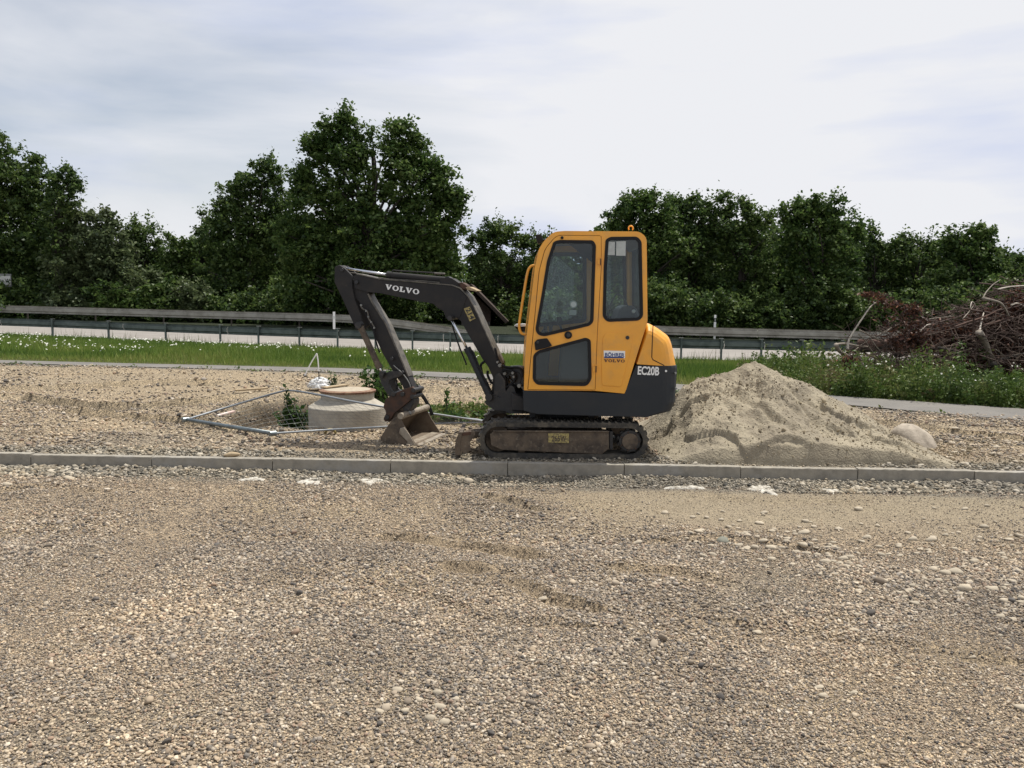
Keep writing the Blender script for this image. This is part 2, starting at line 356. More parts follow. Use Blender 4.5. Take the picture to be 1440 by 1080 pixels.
ts = np.concatenate([np.arange(-9, -5.2, .12), np.arange(-5.2, -.12, .026), np.linspace(-.12, .16, 13), np.arange(.18, 4.0, .045), np.arange(4.0, 14, .12), np.arange(14, 48, .6), np.geomspace(48, 2500, 40)])
ss = np.linspace(-1, 1, 441)
TT, SS = np.meshgrid(ts, ss, indexing='ij')
HW = 4.0 + .98 * np.clip(TT + 7.6, 0, None)
XX = SS * HW
YY = Ky(XX * 0) + TT + (Ky(XX) - Ky(XX * 0)) * np.exp(-np.clip(np.abs(TT) - 5, 0, None) / 10)
ZZ = zg(XX, YY)
# keep the sheet out of the paved strips laid over it
RD0, RD1 = .55, -1.0
rdm = (YY > rfY(XX) + RD0 + .2) & (YY < rbY(XX) + RD1 - .2)
ZZ = np.where(rdm, ZZ - .05, ZZ)
pm = (YY > pnY(XX) + .06) & (YY < pfY(XX) - .06)
ZZ = np.where(pm, ZZ - .03, ZZ)
# tints: real differences in what lies on the ground, plus shade painted into the pit
def tint(X, Y):
    t = Y - Ky(X)
    base = np.stack([np.full(X.shape, c) for c in (.31, .246, .178)], -1)
    def mixc(b, c, wgt): return b * (1 - wgt[..., None]) + np.array(c) * wgt[..., None]
    n1 = fbm(X * .55, Y * .9, 51, 4); n2 = fbm(X * 1.6, Y * 2.5, 52, 4)
    b = base * (1 + .10 * n1 + .08 * n2)[..., None]
    b = mixc(b, (.36, .29, .19), np.clip(sstep(.1, .7, n2) * .6, 0, 1))
    b = mixc(b, (.22, .205, .175), np.clip(sstep(.05, .6, -n1) * .5, 0, 1))
    # fine sandy area right of centre, in front of the kerb
    sandy = sstep(-2.2, -1.0, t + .5 * n2 + .3 * n1) * (1 - sstep(-.62, -.3, t + .1 * n2)) * sstep(-.8, 1.6, X + .6 * n1)
    b = mixc(b, (.31, .262, .185), sandy * .7)
    rt_ = np.zeros(X.shape)
    for pts, a, wd in RUTW: rt_ = np.maximum(rt_, np.exp(-(pdist(X, Y, pts)[0] / (wd * 2.2)) ** 2) * np.clip(a / .03, .3, 1))
    b = mixc(b, (.25, .19, .12), np.clip(rt_ * (1 + 2 * n2), 0, 1) * .5)
    sandy = np.maximum(sandy, np.clip(rt_ * (.6 + n2), 0, 1))
    # dark crushed stone at the kerb foot
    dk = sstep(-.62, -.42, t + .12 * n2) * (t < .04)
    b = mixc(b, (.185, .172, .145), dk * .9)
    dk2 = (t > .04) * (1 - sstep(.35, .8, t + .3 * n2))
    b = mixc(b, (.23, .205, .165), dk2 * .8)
    fl = (t > .04) * sstep(.6, 1.6, t + .4 * n2)
    b = mixc(b, (.37, .30, .21), fl * .7)
    dp = np.hypot((X - PIT.x) / (.95 + .12 * fbm(X * 2, Y * 2, 44, 2)), (Y - PIT.y) / 1.5)
    b = mixc(b, (.10, .08, .058), (1 - sstep(.8, 1.15, dp)) * (t > .04))  # pit darkened by colour: painted shade, so the hollow reads deep
    pn, pf = pnY(X), pfY(X)
    b = mixc(b, (.16, .155, .145), sstep(-.5, -.25, Y - pn) * (Y <= pf) * .8)
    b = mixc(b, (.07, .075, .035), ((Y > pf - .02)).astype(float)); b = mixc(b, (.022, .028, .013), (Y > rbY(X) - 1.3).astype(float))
    return b, sandy, dk
tb, sandyw, dkw = tint(XX, YY)
col = np.concatenate([tb, np.clip(1 - sandyw, .25, 1)[..., None] * (YY < pfY(XX))[..., None]], -1)
nr, nc = XX.shape
idx = np.arange(nr * nc).reshape(nr, nc)
FA = np.stack([idx[:-1, :-1], idx[:-1, 1:], idx[1:, 1:], idx[1:, :-1]], -1).reshape(-1, 4)
gm = bpy.data.materials.new('gravel_ground'); gm.use_nodes = True; t = gm.node_tree; b = t.nodes['Principled BSDF']; b.inputs['Roughness'].default_value = .95; b.inputs['Specular IOR Level'].default_value = .2
at = N(t, 'ShaderNodeAttribute'); at.attribute_name = 'tint'
gp = N(t, 'ShaderNodeNewGeometry')
v1 = N(t, 'ShaderNodeTexVoronoi'); v1.inputs['Scale'].default_value = 85; v2 = N(t, 'ShaderNodeTexVoronoi'); v2.inputs['Scale'].default_value = 160
for v in (v1, v2): t.links.new(gp.outputs['Position'], v.inputs['Vector'])
s1 = N(t, 'ShaderNodeSeparateColor'); t.links.new(v1.outputs['Color'], s1.inputs[0]); s2 = N(t, 'ShaderNodeSeparateColor'); t.links.new(v2.outputs['Color'], s2.inputs[0])
r1 = N(t, 'ShaderNodeValToRGB'); e = r1.color_ramp.elements; e[0].color = (.35, .35, .34, 1); e[1].color = (2.0, 1.92, 1.75, 1); x = e.new(.55); x.color = (.95, .95, .95, 1); x = e.new(.85); x.color = (1.3, 1.28, 1.2, 1)
r2 = N(t, 'ShaderNodeValToRGB'); e = r2.color_ramp.elements; e[0].color = (.75, .75, .75, 1); e[1].color = (1.3, 1.3, 1.28, 1)
t.links.new(s1.outputs[0], r1.inputs[0]); t.links.new(s2.outputs[0], r2.inputs[0])
# pebbly look only where alpha is high
ma = N(t, 'ShaderNodeMix', data_type='RGBA'); ma.inputs[6].default_value = (1, 1, 1, 1); t.links.new(at.outputs['Alpha'], ma.inputs[0]); t.links.new(r1.outputs[0], ma.inputs[7])
mu = N(t, 'ShaderNodeMix', data_type='RGBA', blend_type='MULTIPLY'); mu.inputs[0].default_value = 1; t.links.new(at.outputs['Color'], mu.inputs[6]); t.links.new(ma.outputs[2], mu.inputs[7])
mu2 = N(t, 'ShaderNodeMix', data_type='RGBA', blend_type='MULTIPLY'); mu2.inputs[0].default_value = 1; t.links.new(mu.outputs[2], mu2.inputs[6]); t.links.new(r2.outputs[0], mu2.inputs[7])
t.links.new(mu2.outputs[2], b.inputs['Base Color'])
bp = N(t, 'ShaderNodeBump'); bp.inputs['Distance'].default_value = .012; bp.inputs['Strength'].default_value = .9; bp.invert = True; t.links.new(v1.outputs['Distance'], bp.inputs['Height'])
bp2 = N(t, 'ShaderNodeBump'); bp2.inputs['Distance'].default_value = .004; bp2.invert = True; t.links.new(v2.outputs['Distance'], bp2.inputs['Height']); t.links.new(bp.outputs[0], bp2.inputs['Normal'])
t.links.new(bp2.outputs[0], b.inputs['Normal'])
M['ground'] = gm
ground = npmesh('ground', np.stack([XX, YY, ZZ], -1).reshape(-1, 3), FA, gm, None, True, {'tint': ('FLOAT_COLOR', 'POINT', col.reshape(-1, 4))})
tag(ground, 'wide lot of grey and beige gravel running to the trees', kind='structure')

def strip(name, mt, y0f, y1f, x0, x1, nx, ny, lift, kind='structure'):
    xs = np.linspace(x0, x1, nx); V = []
    for i in range(ny):
        f = i / (ny - 1); Y = y0f(xs) * (1 - f) + y1f(xs) * f
        V.append(np.stack([xs, Y, zg(xs, Y) + lift], -1))
    V = np.concatenate(V); ii = np.arange(nx * ny).reshape(ny, nx)
    Fc = np.stack([ii[:-1, :-1], ii[:-1, 1:], ii[1:, 1:], ii[1:, :-1]], -1).reshape(-1, 4)
    o = npmesh(name, V, Fc, mt, None, True); o['kind'] = kind; return o
tag(strip('asphalt_path', M['asphalt'], pnY, pfY, -22, 13, 260, 8, .012), 'narrow grey asphalt path crossing behind the digger')
tag(strip('highway', M['road'], lambda x: rfY(x) + RD0, lambda x: rbY(x) + RD1, -60, 45, 240, 30, .012), 'pale concrete highway between the two guardrails')
# lane line on the highway
tag(strip('road_line', M['white'], lambda x: rfY(x) + 1.1, lambda x: rfY(x) + 1.25, -60, 45, 240, 3, .018), 'white edge line on the highway')

# far hill
hv = []; hf = []
hx = np.linspace(-700, 900, 90); 
hz = 14 + 6 * np.sin(hx * .006 + 1) + 4 * np.sin(hx * .021) + 10 * sstep(100, 500, hx)
for i, x in enumerate(hx): hv += [(x, 520, -5), (x, 700, float(hz[i])), (x, 1100, float(hz[i]) * .9)]
for i in range(len(hx) - 1):
    a = i * 3; hf += [(a, a + 3, a + 4, a + 1), (a + 1, a + 4, a + 5, a + 2)]
M['hill'] = mat('wooded_hill', (.075, .095, .09), .95, c2=(.05, .065, .06), scale=.03)
o = wmesh('hill', hv, hf, M['hill'], None, True); tag(o, 'low wooded ridge far behind the trees', kind='structure')

# ------------------------------------------------------------------ kerb
kerb = empty('kerb', (0, float(Ky(0)), .12)); tag(kerb, 'row of grey concrete kerb stones across the lot', kind='structure')
pj = [43 + 166 * i - .6 * 0 for i in range(9)]
jx = [atZ(u, 638 + 26 * u / 1440, .12).x for u in (43, 213, 383, 549, 714, 878, 1042, 1207, 1371)]
stp = (jx[-1] - jx[0]) / 8
jx = [jx[0] - 2 * stp, jx[0] - stp] + jx + [jx[-1] + stp, jx[-1] + 2 * stp]
for a, b_ in zip(jx[:-1], jx[1:]):
    mb = MB(); g_ = .004
    p0 = Vector((a, float(Ky(a)), 0)) + kd * g_; p1 = Vector((b_, float(Ky(b_)), 0)) - kd * g_
    dz = random.uniform(-.005, .005); n = 30; sk = random.uniform(-.006, .006)
    pr = [(0, -.1), (0, .116), (.004, .12), (.076, .12), (.08, .116), (.08, -.1)]
    V = []; 
    for i in range(n + 1):
        c = p0.lerp(p1, i / n)
        for (q, z) in pr:
            V.append(c + kn * (q + sk + random.uniform(-.0015, .0015)) + Vector((0, 0, z + dz + (random.choice((0, 0, 0, 0, -.004)) if z == .116 and q == 0 else 0) + (random.uniform(-.0015, .0015) if z > 0 else 0))))
    Fc = []
    m = len(pr)
    for i in range(n):
        for k in range(m - 1): Fc.append((i * m + k, (i + 1) * m + k, (i + 1) * m + k + 1, i * m + k + 1))
    Fc.append(tuple(range(m))); Fc.append(tuple(n * m + k for k in range(m))[::-1])
    mb.add(V, Fc); mb.build('kerb_stone', M['kerb'], kerb)

# ------------------------------------------------------------------ pebbles (instanced stones)
def pebble_group(name, matp, sub):
    ng = bpy.data.node_groups.new(name, 'GeometryNodeTree')
    ng.interface.new_socket('Geometry', in_out='INPUT', socket_type='NodeSocketGeometry'); ng.interface.new_socket('Geometry', in_out='OUTPUT', socket_type='NodeSocketGeometry')
    gi = N(ng, 'NodeGroupInput'); go = N(ng, 'NodeGroupOutput'); l = ng.links.new
    gti = N(ng, 'GeometryNodeGeometryToInstance')
    for k in range(4):
        ic = N(ng, 'GeometryNodeMeshIcoSphere'); ic.inputs['Radius'].default_value = 1; ic.inputs['Subdivisions'].default_value = sub
        nz = N(ng, 'ShaderNodeTexNoise', noise_dimensions='4D'); nz.inputs['W'].default_value = k * 3.7; nz.inputs['Scale'].default_value = .9; nz.inputs['Detail'].default_value = 1
        sb = N(ng, 'ShaderNodeVectorMath', operation='SUBTRACT'); sb.inputs[1].default_value = (.5, .5, .5); l(nz.outputs['Color'], sb.inputs[0])
        sc = N(ng, 'ShaderNodeVectorMath', operation='SCALE'); sc.inputs['Scale'].default_value = 1.2; l(sb.outputs[0], sc.inputs[0])
        sp = N(ng, 'GeometryNodeSetPosition'); l(ic.outputs[0], sp.inputs[0]); l(sc.outputs[0], sp.inputs['Offset'])
        sm = N(ng, 'GeometryNodeSetMaterial'); sm.inputs['Material'].default_value = matp; l(sp.outputs[0], sm.inputs[0])
        sh = N(ng, 'GeometryNodeSetShadeSmooth'); sh.inputs[2].default_value = True; l(sm.outputs[0], sh.inputs[0])
        l(sh.outputs[0], gti.inputs[0])
    ip = N(ng, 'GeometryNodeInstanceOnPoints'); ip.inputs['Pick Instance'].default_value = True
    l(gi.outputs[0], ip.inputs['Points']); l(gti.outputs[0], ip.inputs['Instance'])
    na = N(ng, 'GeometryNodeInputNamedAttribute', data_type='FLOAT_VECTOR'); na.inputs[0].default_value = 'scl'; l(na.outputs[0], ip.inputs['Scale'])
    nb = N(ng, 'GeometryNodeInputNamedAttribute', data_type='FLOAT_VECTOR'); nb.inputs[0].default_value = 'rot'; l(nb.outputs[0], ip.inputs['Rotation'])
    rv = N(ng, 'FunctionNodeRandomValue', data_type='INT'); rv.inputs['Min'].default_value = 0; rv.inputs['Max'].default_value = 3
    l(rv.outputs[2], ip.inputs['Instance Index']); l(ip.outputs[0], go.inputs[0]); return ng
def pebmat(name, stops):
    m = bpy.data.materials.new(name); m.use_nodes = True; t = m.node_tree; b = t.nodes['Principled BSDF']; b.inputs['Roughness'].default_value = .85; b.inputs['Specular IOR Level'].default_value = .25
    oi = N(t, 'ShaderNodeObjectInfo'); r = N(t, 'ShaderNodeValToRGB'); r.color_ramp.interpolation = 'CONSTANT'; e = r.color_ramp.elements
    e[0].position = 0; e[0].color = (*stops[0], 1); e[1].position = 1 - 1 / len(stops); e[1].color = (*stops[-1], 1)
    for i, c in enumerate(stops[1:-1]): x = e.new((i + 1) / len(stops)); x.color = (*c, 1)
    t.links.new(oi.outputs['Random'], r.inputs[0])
    gp = N(t, 'ShaderNodeNewGeometry'); n = N(t, 'ShaderNodeTexNoise'); n.inputs['Scale'].default_value = .9; n.inputs['Detail'].default_value = 5; t.links.new(gp.outputs['Position'], n.inputs['Vector'])
    q = N(t, 'ShaderNodeValToRGB'); e = q.color_ramp.elements; e[0].position = .33; e[0].color = (.66, .64, .62, 1); e[1].position = .68; e[1].color = (1.08, 1.0, .88, 1); x = e.new(.5); x.color = (.88, .85, .81, 1)
    t.links.new(n.outputs['Fac'], q.inputs[0]); x = N(t, 'ShaderNodeMix', data_type='RGBA', blend_type='MULTIPLY'); x.inputs[0].default_value = 1
    t.links.new(r.outputs[0], x.inputs[6]); t.links.new(q.outputs[0], x.inputs[7]); t.links.new(x.outputs[2], b.inputs['Base Color']); return m
pstops = [(0.332, 0.279, 0.218), (0.201, 0.176, 0.15), (0.402, 0.338, 0.264), (0.15, 0.138, 0.127), (0.502, 0.436, 0.345), (0.281, 0.235, 0.182), (0.18, 0.169, 0.158), (0.351, 0.284, 0.208), (0.623, 0.559, 0.467), (0.221, 0.194, 0.163), (0.332, 0.25, 0.193), (0.442, 0.382, 0.304), (0.261, 0.22, 0.177), (0.1, 0.094, 0.09), (0.362, 0.329, 0.289), (0.542, 0.46, 0.355)]
M['peb'] = pebmat('mixed_river_gravel', pstops)
M['pebdark'] = pebmat('crushed_grey_stone', [(0.218, 0.205, 0.172), (0.138, 0.132, 0.115), (0.287, 0.267, 0.224), (0.368, 0.339, 0.282), (0.092, 0.09, 0.081), (0.241, 0.218, 0.178), (0.483, 0.448, 0.38), (0.31, 0.27, 0.207)])
ngN = pebble_group('pebbles_near', M['peb'], 2); ngF = pebble_group('pebbles_far', M['peb'], 1); ngD = pebble_group('crushed_stone', M['pebdark'], 1)
def scatter(name, ng, n, y0, y1, rad, keep, label, flat=.66, x0=None, x1=None, sink=.12):
    Y = RNG.uniform(y0, y1, n); hw = .70 * Y + .5
    X = RNG.uniform(-1, 1, n) * hw if x0 is None else RNG.uniform(x0, x1, n)
    if x0 is None:
        w_ = hw / hw.max(); m = RNG.random(n) < w_; X, Y = X[m], Y[m]
    m = keep(X, Y); X, Y = X[m], Y[m]; n = len(X)
    r = rad * np.exp(RNG.normal(0, .40, n)); r = np.minimum(r, rad * 2.8)
    r = r * (1 + .5 * fbm(X * 1.3, Y * 1.3, 77, 2))
    if y1 <= 7.75: r = r * (1 - .45 * tint(X, Y)[1]) * np.where(RNG.random(n) < .004, 2.2, 1)
    sc = np.stack([r * RNG.uniform(.85, 1.35, n), r * RNG.uniform(.7, 1.05, n), r * flat * RNG.uniform(.7, 1.2, n)], -1)
    rot = np.stack([RNG.normal(0, .35, n), RNG.normal(0, .35, n), RNG.uniform(0, 6.28, n)], -1)
    Z = zg(X, Y) + sc[:, 2] * (1 - 2 * sink) 
    me = bpy.data.meshes.new(name); me.vertices.add(n); me.vertices.foreach_set('co', np.stack([X, Y, Z], -1).astype(np.float32).ravel())
    for an, d in (('scl', sc), ('rot', rot)):
        a = me.attributes.new(an, 'FLOAT_VECTOR', 'POINT'); a.data.foreach_set('vector', d.astype(np.float32).ravel())
    me.update(); o = bpy.data.objects.new(name, me); COL.objects.link(o)
    md = o.modifiers.new('instances', 'NODES'); md.node_group = ng
    tag(o, label, 'gravel', kind='stuff'); return o
def kt(X, Y): return Y - Ky(X)
def wet(X, Y):
    c = fbm(X * .9 + 3, Y * 1.5, 93, 4)
    return _wet(X, Y) & (RNG.random(len(X)) > .55 * sstep(.12, .5, c))
def _wet(X, Y): # thinner cover in sandy places
    _, s, d = tint(X, Y); n = fbm(X * 1.2, Y * 1.8, 88, 3)
    return RNG.random(len(X)) < np.clip((1 - .55 * s) * np.clip(1.0 + n * .5 - .25 * sstep(.2, .6, n), .25, 1), 0, 1)
def offman(X, Y):
    return (np.hypot(X - MH.x, Y - MH.y) > .45)
scatter('gravel', ngF, 230000, 2.2, 3.9, .0040, lambda X, Y: wet(X, Y), 'loose rounded gravel nearest the camera')
scatter('gravel', ngF, 200000, 3.9, 5.3, .0045, lambda X, Y: wet(X, Y), 'loose rounded gravel in the middle of the lot')
scatter('gravel', ngF, 150000, 5.3, 7.7, .0054, lambda X, Y: wet(X, Y) & (kt(X, Y) < -.35), 'loose gravel approaching the kerb')
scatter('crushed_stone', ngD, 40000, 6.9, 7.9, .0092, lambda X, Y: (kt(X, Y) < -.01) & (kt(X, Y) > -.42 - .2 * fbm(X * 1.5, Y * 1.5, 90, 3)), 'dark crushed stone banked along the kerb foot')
scatter('crushed_stone', ngD, 36000, 7.4, 8.8, .0085, lambda X, Y: (kt(X, Y) > .09) & (kt(X, Y) < .5 + .3 * fbm(X, Y, 91, 3)) & offman(X, Y), 'grey crushed stone just behind the kerb')
scatter('gravel', ngF, 80000, 8.0, 11.5, .0090, lambda X, Y: (kt(X, Y) > .3) & offman(X, Y) & (RNG.random(len(X)) < np.where(np.hypot((X - PIT.x) / .95, (Y - PIT.y) / 1.5) < 1.02, .3, .62 * (1 - .7 * sstep(.0, .5, fbm(X * .6, Y * .9, 140, 3))))), 'loose gravel on the bank behind the kerb')
PITD = lambda X, Y: np.hypot((X - PIT.x) / .95, (Y - PIT.y) / 1.5)
scatter('gravel', ngF, 45000, 11.5, 18.5, .0125, lambda X, Y: (Y < pnY(X) - .03) & (RNG.random(len(X)) < .55 * (1 - .7 * sstep(.0, .5, fbm(X * .5, Y * .8, 141, 3)))), 'loose gravel beside the asphalt path')
# larger stones one can pick out, each its own part of the ground
def rock_mesh(name, seed, mt, sub=2, amp=.28):
    bm = bmesh.new(); bmesh.ops.create_icosphere(bm, subdivisions=sub, radius=1)
    rr = random.Random(seed); ph = [rr.uniform(0, 6) for _ in range(6)]
    for v in bm.verts:
        c = v.co; k = 1 + amp * (math.sin(c.x * 2 + ph[0]) * math.sin(c.y * 2.3 + ph[1]) + .5 * math.sin(c.z * 3 + ph[2] + c.x * 3))
        v.co = c * k
    me = bpy.data.meshes.new(name); bm.to_mesh(me); bm.free(); me.materials.append(mt)
    me.polygons.foreach_set('use_smooth', [True] * len(me.polygons)); return me
RK = [rock_mesh('stone_%s' % c, i, M['stone']) for i, c in enumerate(('round', 'flat', 'oval', 'blunt'))]
RG = rock_mesh('stone_grey', 9, M['greystone'])
def stone(u, v, wpx, me=None, z=None):
    z0 = 0
    for _ in range(3):
        p = atZ(u, v, z0); z0 = zg1(p.x, p.y)
    r = wpx / 2 / F * p.y
    o = link('stone', me or random.choice(RK), None, ground, (p.x, p.y, z0 + r * .22))
    o.scale = (r, r * random.uniform(.6, .9), r * random.uniform(.4, .6)); o.rotation_euler = (random.uniform(-.2, .2), random.uniform(-.2, .2), random.uniform(-.4, .4)); return o
stone(1017, 761, 22, RG)
for u, v, ww in ((985, 748, 14), (1000, 768, 10), (972, 757, 11), (1040, 768, 13), (1050, 772, 12), (1062, 771, 16), (1074, 759, 12), (1085, 772, 15), (1100, 770, 12), (1120, 772, 12), (1135, 774, 13), (1150, 777, 12), (1165, 780, 11), (1195, 785, 15),
                 (990, 783, 13), (898, 764, 13), (1357, 830, 24), (1330, 808, 18), (1345, 806, 22), (1312, 802, 16), (1290, 806, 12), (1300, 815, 11), (1320, 818, 14), (1395, 829, 18), (1245, 818, 12), (1255, 800, 11), (765, 846, 14), (1434, 755, 14), (1420, 760, 12), (1408, 780, 13),
                 (1432, 805, 14), (1240, 782, 12), (1180, 745, 12), (1145, 742, 10), (1075, 722, 11), (935, 722, 12), (660, 678, 16), (12, 684, 14), (97, 674, 14), (242, 688, 9), (5, 661, 12), (1436, 842, 14), (1434, 996, 18), (885, 1018, 13), (1265, 835, 12), (1385, 742, 12), (1388, 712, 10),
                 (620, 996, 20), (606, 1012, 18), (640, 985, 14), (560, 972, 18), (590, 985, 14), (625, 1018, 20), (648, 1000, 14), (616, 976, 16), (534, 1002, 14), (570, 1000, 14)):
    stone(u, v, ww)
for _ in range(230):
    u = 960 + 480 * random.random() ** .8; v = 700 + 150 * (u - 900) / 540 * random.random() ** .7 + random.uniform(0, 60) if random.random() < .85 else random.uniform(850, 1000)
    stone(u, v, random.uniform(5, 11) if random.random() < .85 else random.uniform(11, 16))
for _ in range(50):
    u = random.uniform(1240, 1440); v = random.uniform(600, 655); p = atZ(u, v, GZ); o = stone(u, v, random.uniform(6, 10))
# white mortar splashes at the kerb foot
mortar_l = ['thin white mortar strip below the left kerb stones', 'broad white mortar splash left of the bucket at the kerb foot', 'white mortar splash below the bucket at the kerb foot', 'large white mortar blob below the sand pile at the kerb foot', 'small wedge of white mortar right of the largest blob', 'thin pale mortar smear under the kerb below the tracks']
for (u, v, wd, dp), lb in zip(((355, 671, 38, .07), (437, 673, 34, .14), (521, 672, 36, .10), (1073, 684, 38, .16), (1170, 686, 32, .08), (965, 682, 60, .05)), mortar_l):
    p = atZ(u, v, .03); r = wd / 2 / F * p.y; V = []; Fc = []; n = 40; zz = zg1(p.x, p.y)
    for k, (f, h) in enumerate(((1.0, -.016), (.8, .002), (.5, .006), (.2, .006))):
        for i in range(n):
            a = 2 * PI * i / n; j = 1 + .25 * math.sin(3 * a + u) + .16 * math.sin(7 * a + 2 * u) + random.uniform(-.16, .16)
            x = p.x + r * f * j * math.cos(a); y = p.y + dp * f * j * math.sin(a)
            V.append((x, y, zg1(x, y) + h + .008 + random.uniform(-.005, .005)))
    for k in range(3):
        for i in range(n): Fc.append((k * n + i, k * n + (i + 1) % n, (k + 1) * n + (i + 1) % n, (k + 1) * n + i))
    Fc.append(tuple(3 * n + i for i in range(n)))
    o = wmesh('mortar_splash', V, Fc, M['mortar'], None, True, (p.x, p.y, zz)); tag(o, lb, 'mortar splash', 'mortar splashes along the kerb')

#PART2
# ------------------------------------------------------------------ mini excavator
class Fr:
    def __init__(s, O, h): s.O = Vector(O); s.h = Vector(h).normalized(); s.n = Vector((-s.h.y, s.h.x, 0))
    def P(s, a, e, z): return s.O + s.h * a + s.n * e + Vector((0, 0, z))
    def px(s, u, v, e=0):
        d = ray(u, v); O = s.O + s.n * e; k = (O - CAMP).dot(s.n) / d.dot(s.n); p = CAMP + d * k
        return ((p - s.O).dot(s.h), p.z)
def prism(name, poly, e0, e1, fr, mt, parent, holes=(), bevel=.006, seg=2, smooth=False):
    loops = [[Vector((a, z, 0)) for a, z in poly]] + [[Vector((a, z, 0)) for a, z in h] for h in holes]
    tris = tessellate_polygon(loops); flat = [p for l in loops for p in l]; n = len(flat)
    V = [fr.P(p.x, e0, p.y) for p in flat] + [fr.P(p.x, e1, p.y) for p in flat]
    bm = bmesh.new(); vs = [bm.verts.new(v) for v in V]
    for a, b, c in tris:
        try: bm.faces.new((vs[a], vs[b], vs[c])); bm.faces.new((vs[n + c], vs[n + b], vs[n + a]))
        except ValueError: pass
    o = 0
    for l in loops:
        m = len(l)
        for i in range(m):
            j = (i + 1) % m
            try: bm.faces.new((vs[o + i], vs[n + o + i], vs[n + o + j], vs[o + j]))
            except ValueError: pass
        o += m
    bmesh.ops.recalc_face_normals(bm, faces=bm.faces)
    bmesh.ops.dissolve_limit(bm, angle_limit=.001, verts=bm.verts, edges=bm.edges) if not holes else None
    me = bpy.data.meshes.new(name); off = wloc(parent)
    for v in bm.verts: v.co -= off
    bm.to_mesh(me); bm.free()
    ob = link(name, me, mt, parent)
    if bevel: bev(ob, bevel, seg)
    return ob
def rnd(pts, r, n=5):
    """round the corners of a polygon; r a number or one per corner"""
    out = []; m = len(pts)
    for i in range(m):
        p = Vector(pts[i]); a = Vector(pts[i - 1]); b = Vector(pts[(i + 1) % m]); ri = r[i] if isinstance(r, (list, tuple)) else r
        da, db = (a - p), (b - p); la, lb = da.length, db.length; k = min(ri, la * .45, lb * .45)
        if k < 1e-4: out.append(tuple(p)); continue
        s0 = p + da / la * k; s1 = p + db / lb * k
        for q in range(n + 1):
            t_ = q / n; out.append(tuple(s0 * (1 - t_) ** 2 + p * 2 * t_ * (1 - t_) + s1 * t_ * t_))
    return out
def inset(poly, d):
    """move every corner inwards by d (polygon in either order)"""
    P_ = [Vector(p) for p in poly]; m = len(P_); ar = sum(P_[i - 1].x * P_[i].y - P_[i].x * P_[i - 1].y for i in range(m)); sg = 1 if ar > 0 else -1; out = []
    for i in range(m):
        a = (P_[i] - P_[i - 1]); b = (P_[(i + 1) % m] - P_[i])
        if a.length < 1e-7: a = b
        if b.length < 1e-7: b = a
        na = Vector((-a.y, a.x)).normalized() * sg; nb = Vector((-b.y, b.x)).normalized() * sg
        k = (na + nb); k = k / max(k.length_squared / 2, .3); out.append(tuple(P_[i] + k * d))
    return out
c1 = lambda x, y: (660 + x / 4.5, 310 + y / 4.5)
c2 = lambda x, y: (660 + x / 4.5, 500 + y / 4.5)
c3 = lambda x, y: (460 + x / 5.143, 360 + y / 5.143)
c4 = lambda x, y: (480 + x / 5.538, 500 + y / 5.538)
c6 = lambda x, y: (660 + x / 10.8, 500 + y / 10.8)
c7 = lambda x, y: (835 + x / 11.08, 480 + y / 11.08)
cb = lambda x, y: (520 + x / 7.2, 520 + y / 7.2)
cw = lambda x, y: (730 + x / 7.2, 330 + y / 7.2)
YN, YF = 7.78, 8.92; WD = YF - YN
A = Fr((0, YN, 0), (1, 0, 0))
def q(c, pts, e=0, fr=A): return [fr.px(*c(*p), e) for p in pts]
pc = A.px(790, 620)
digger = empty('mini_excavator', (pc[0], (YN + YF) / 2, GZ))
tag(digger, 'yellow and dark grey mini excavator parked behind the kerb with its bucket down', 'excavator')
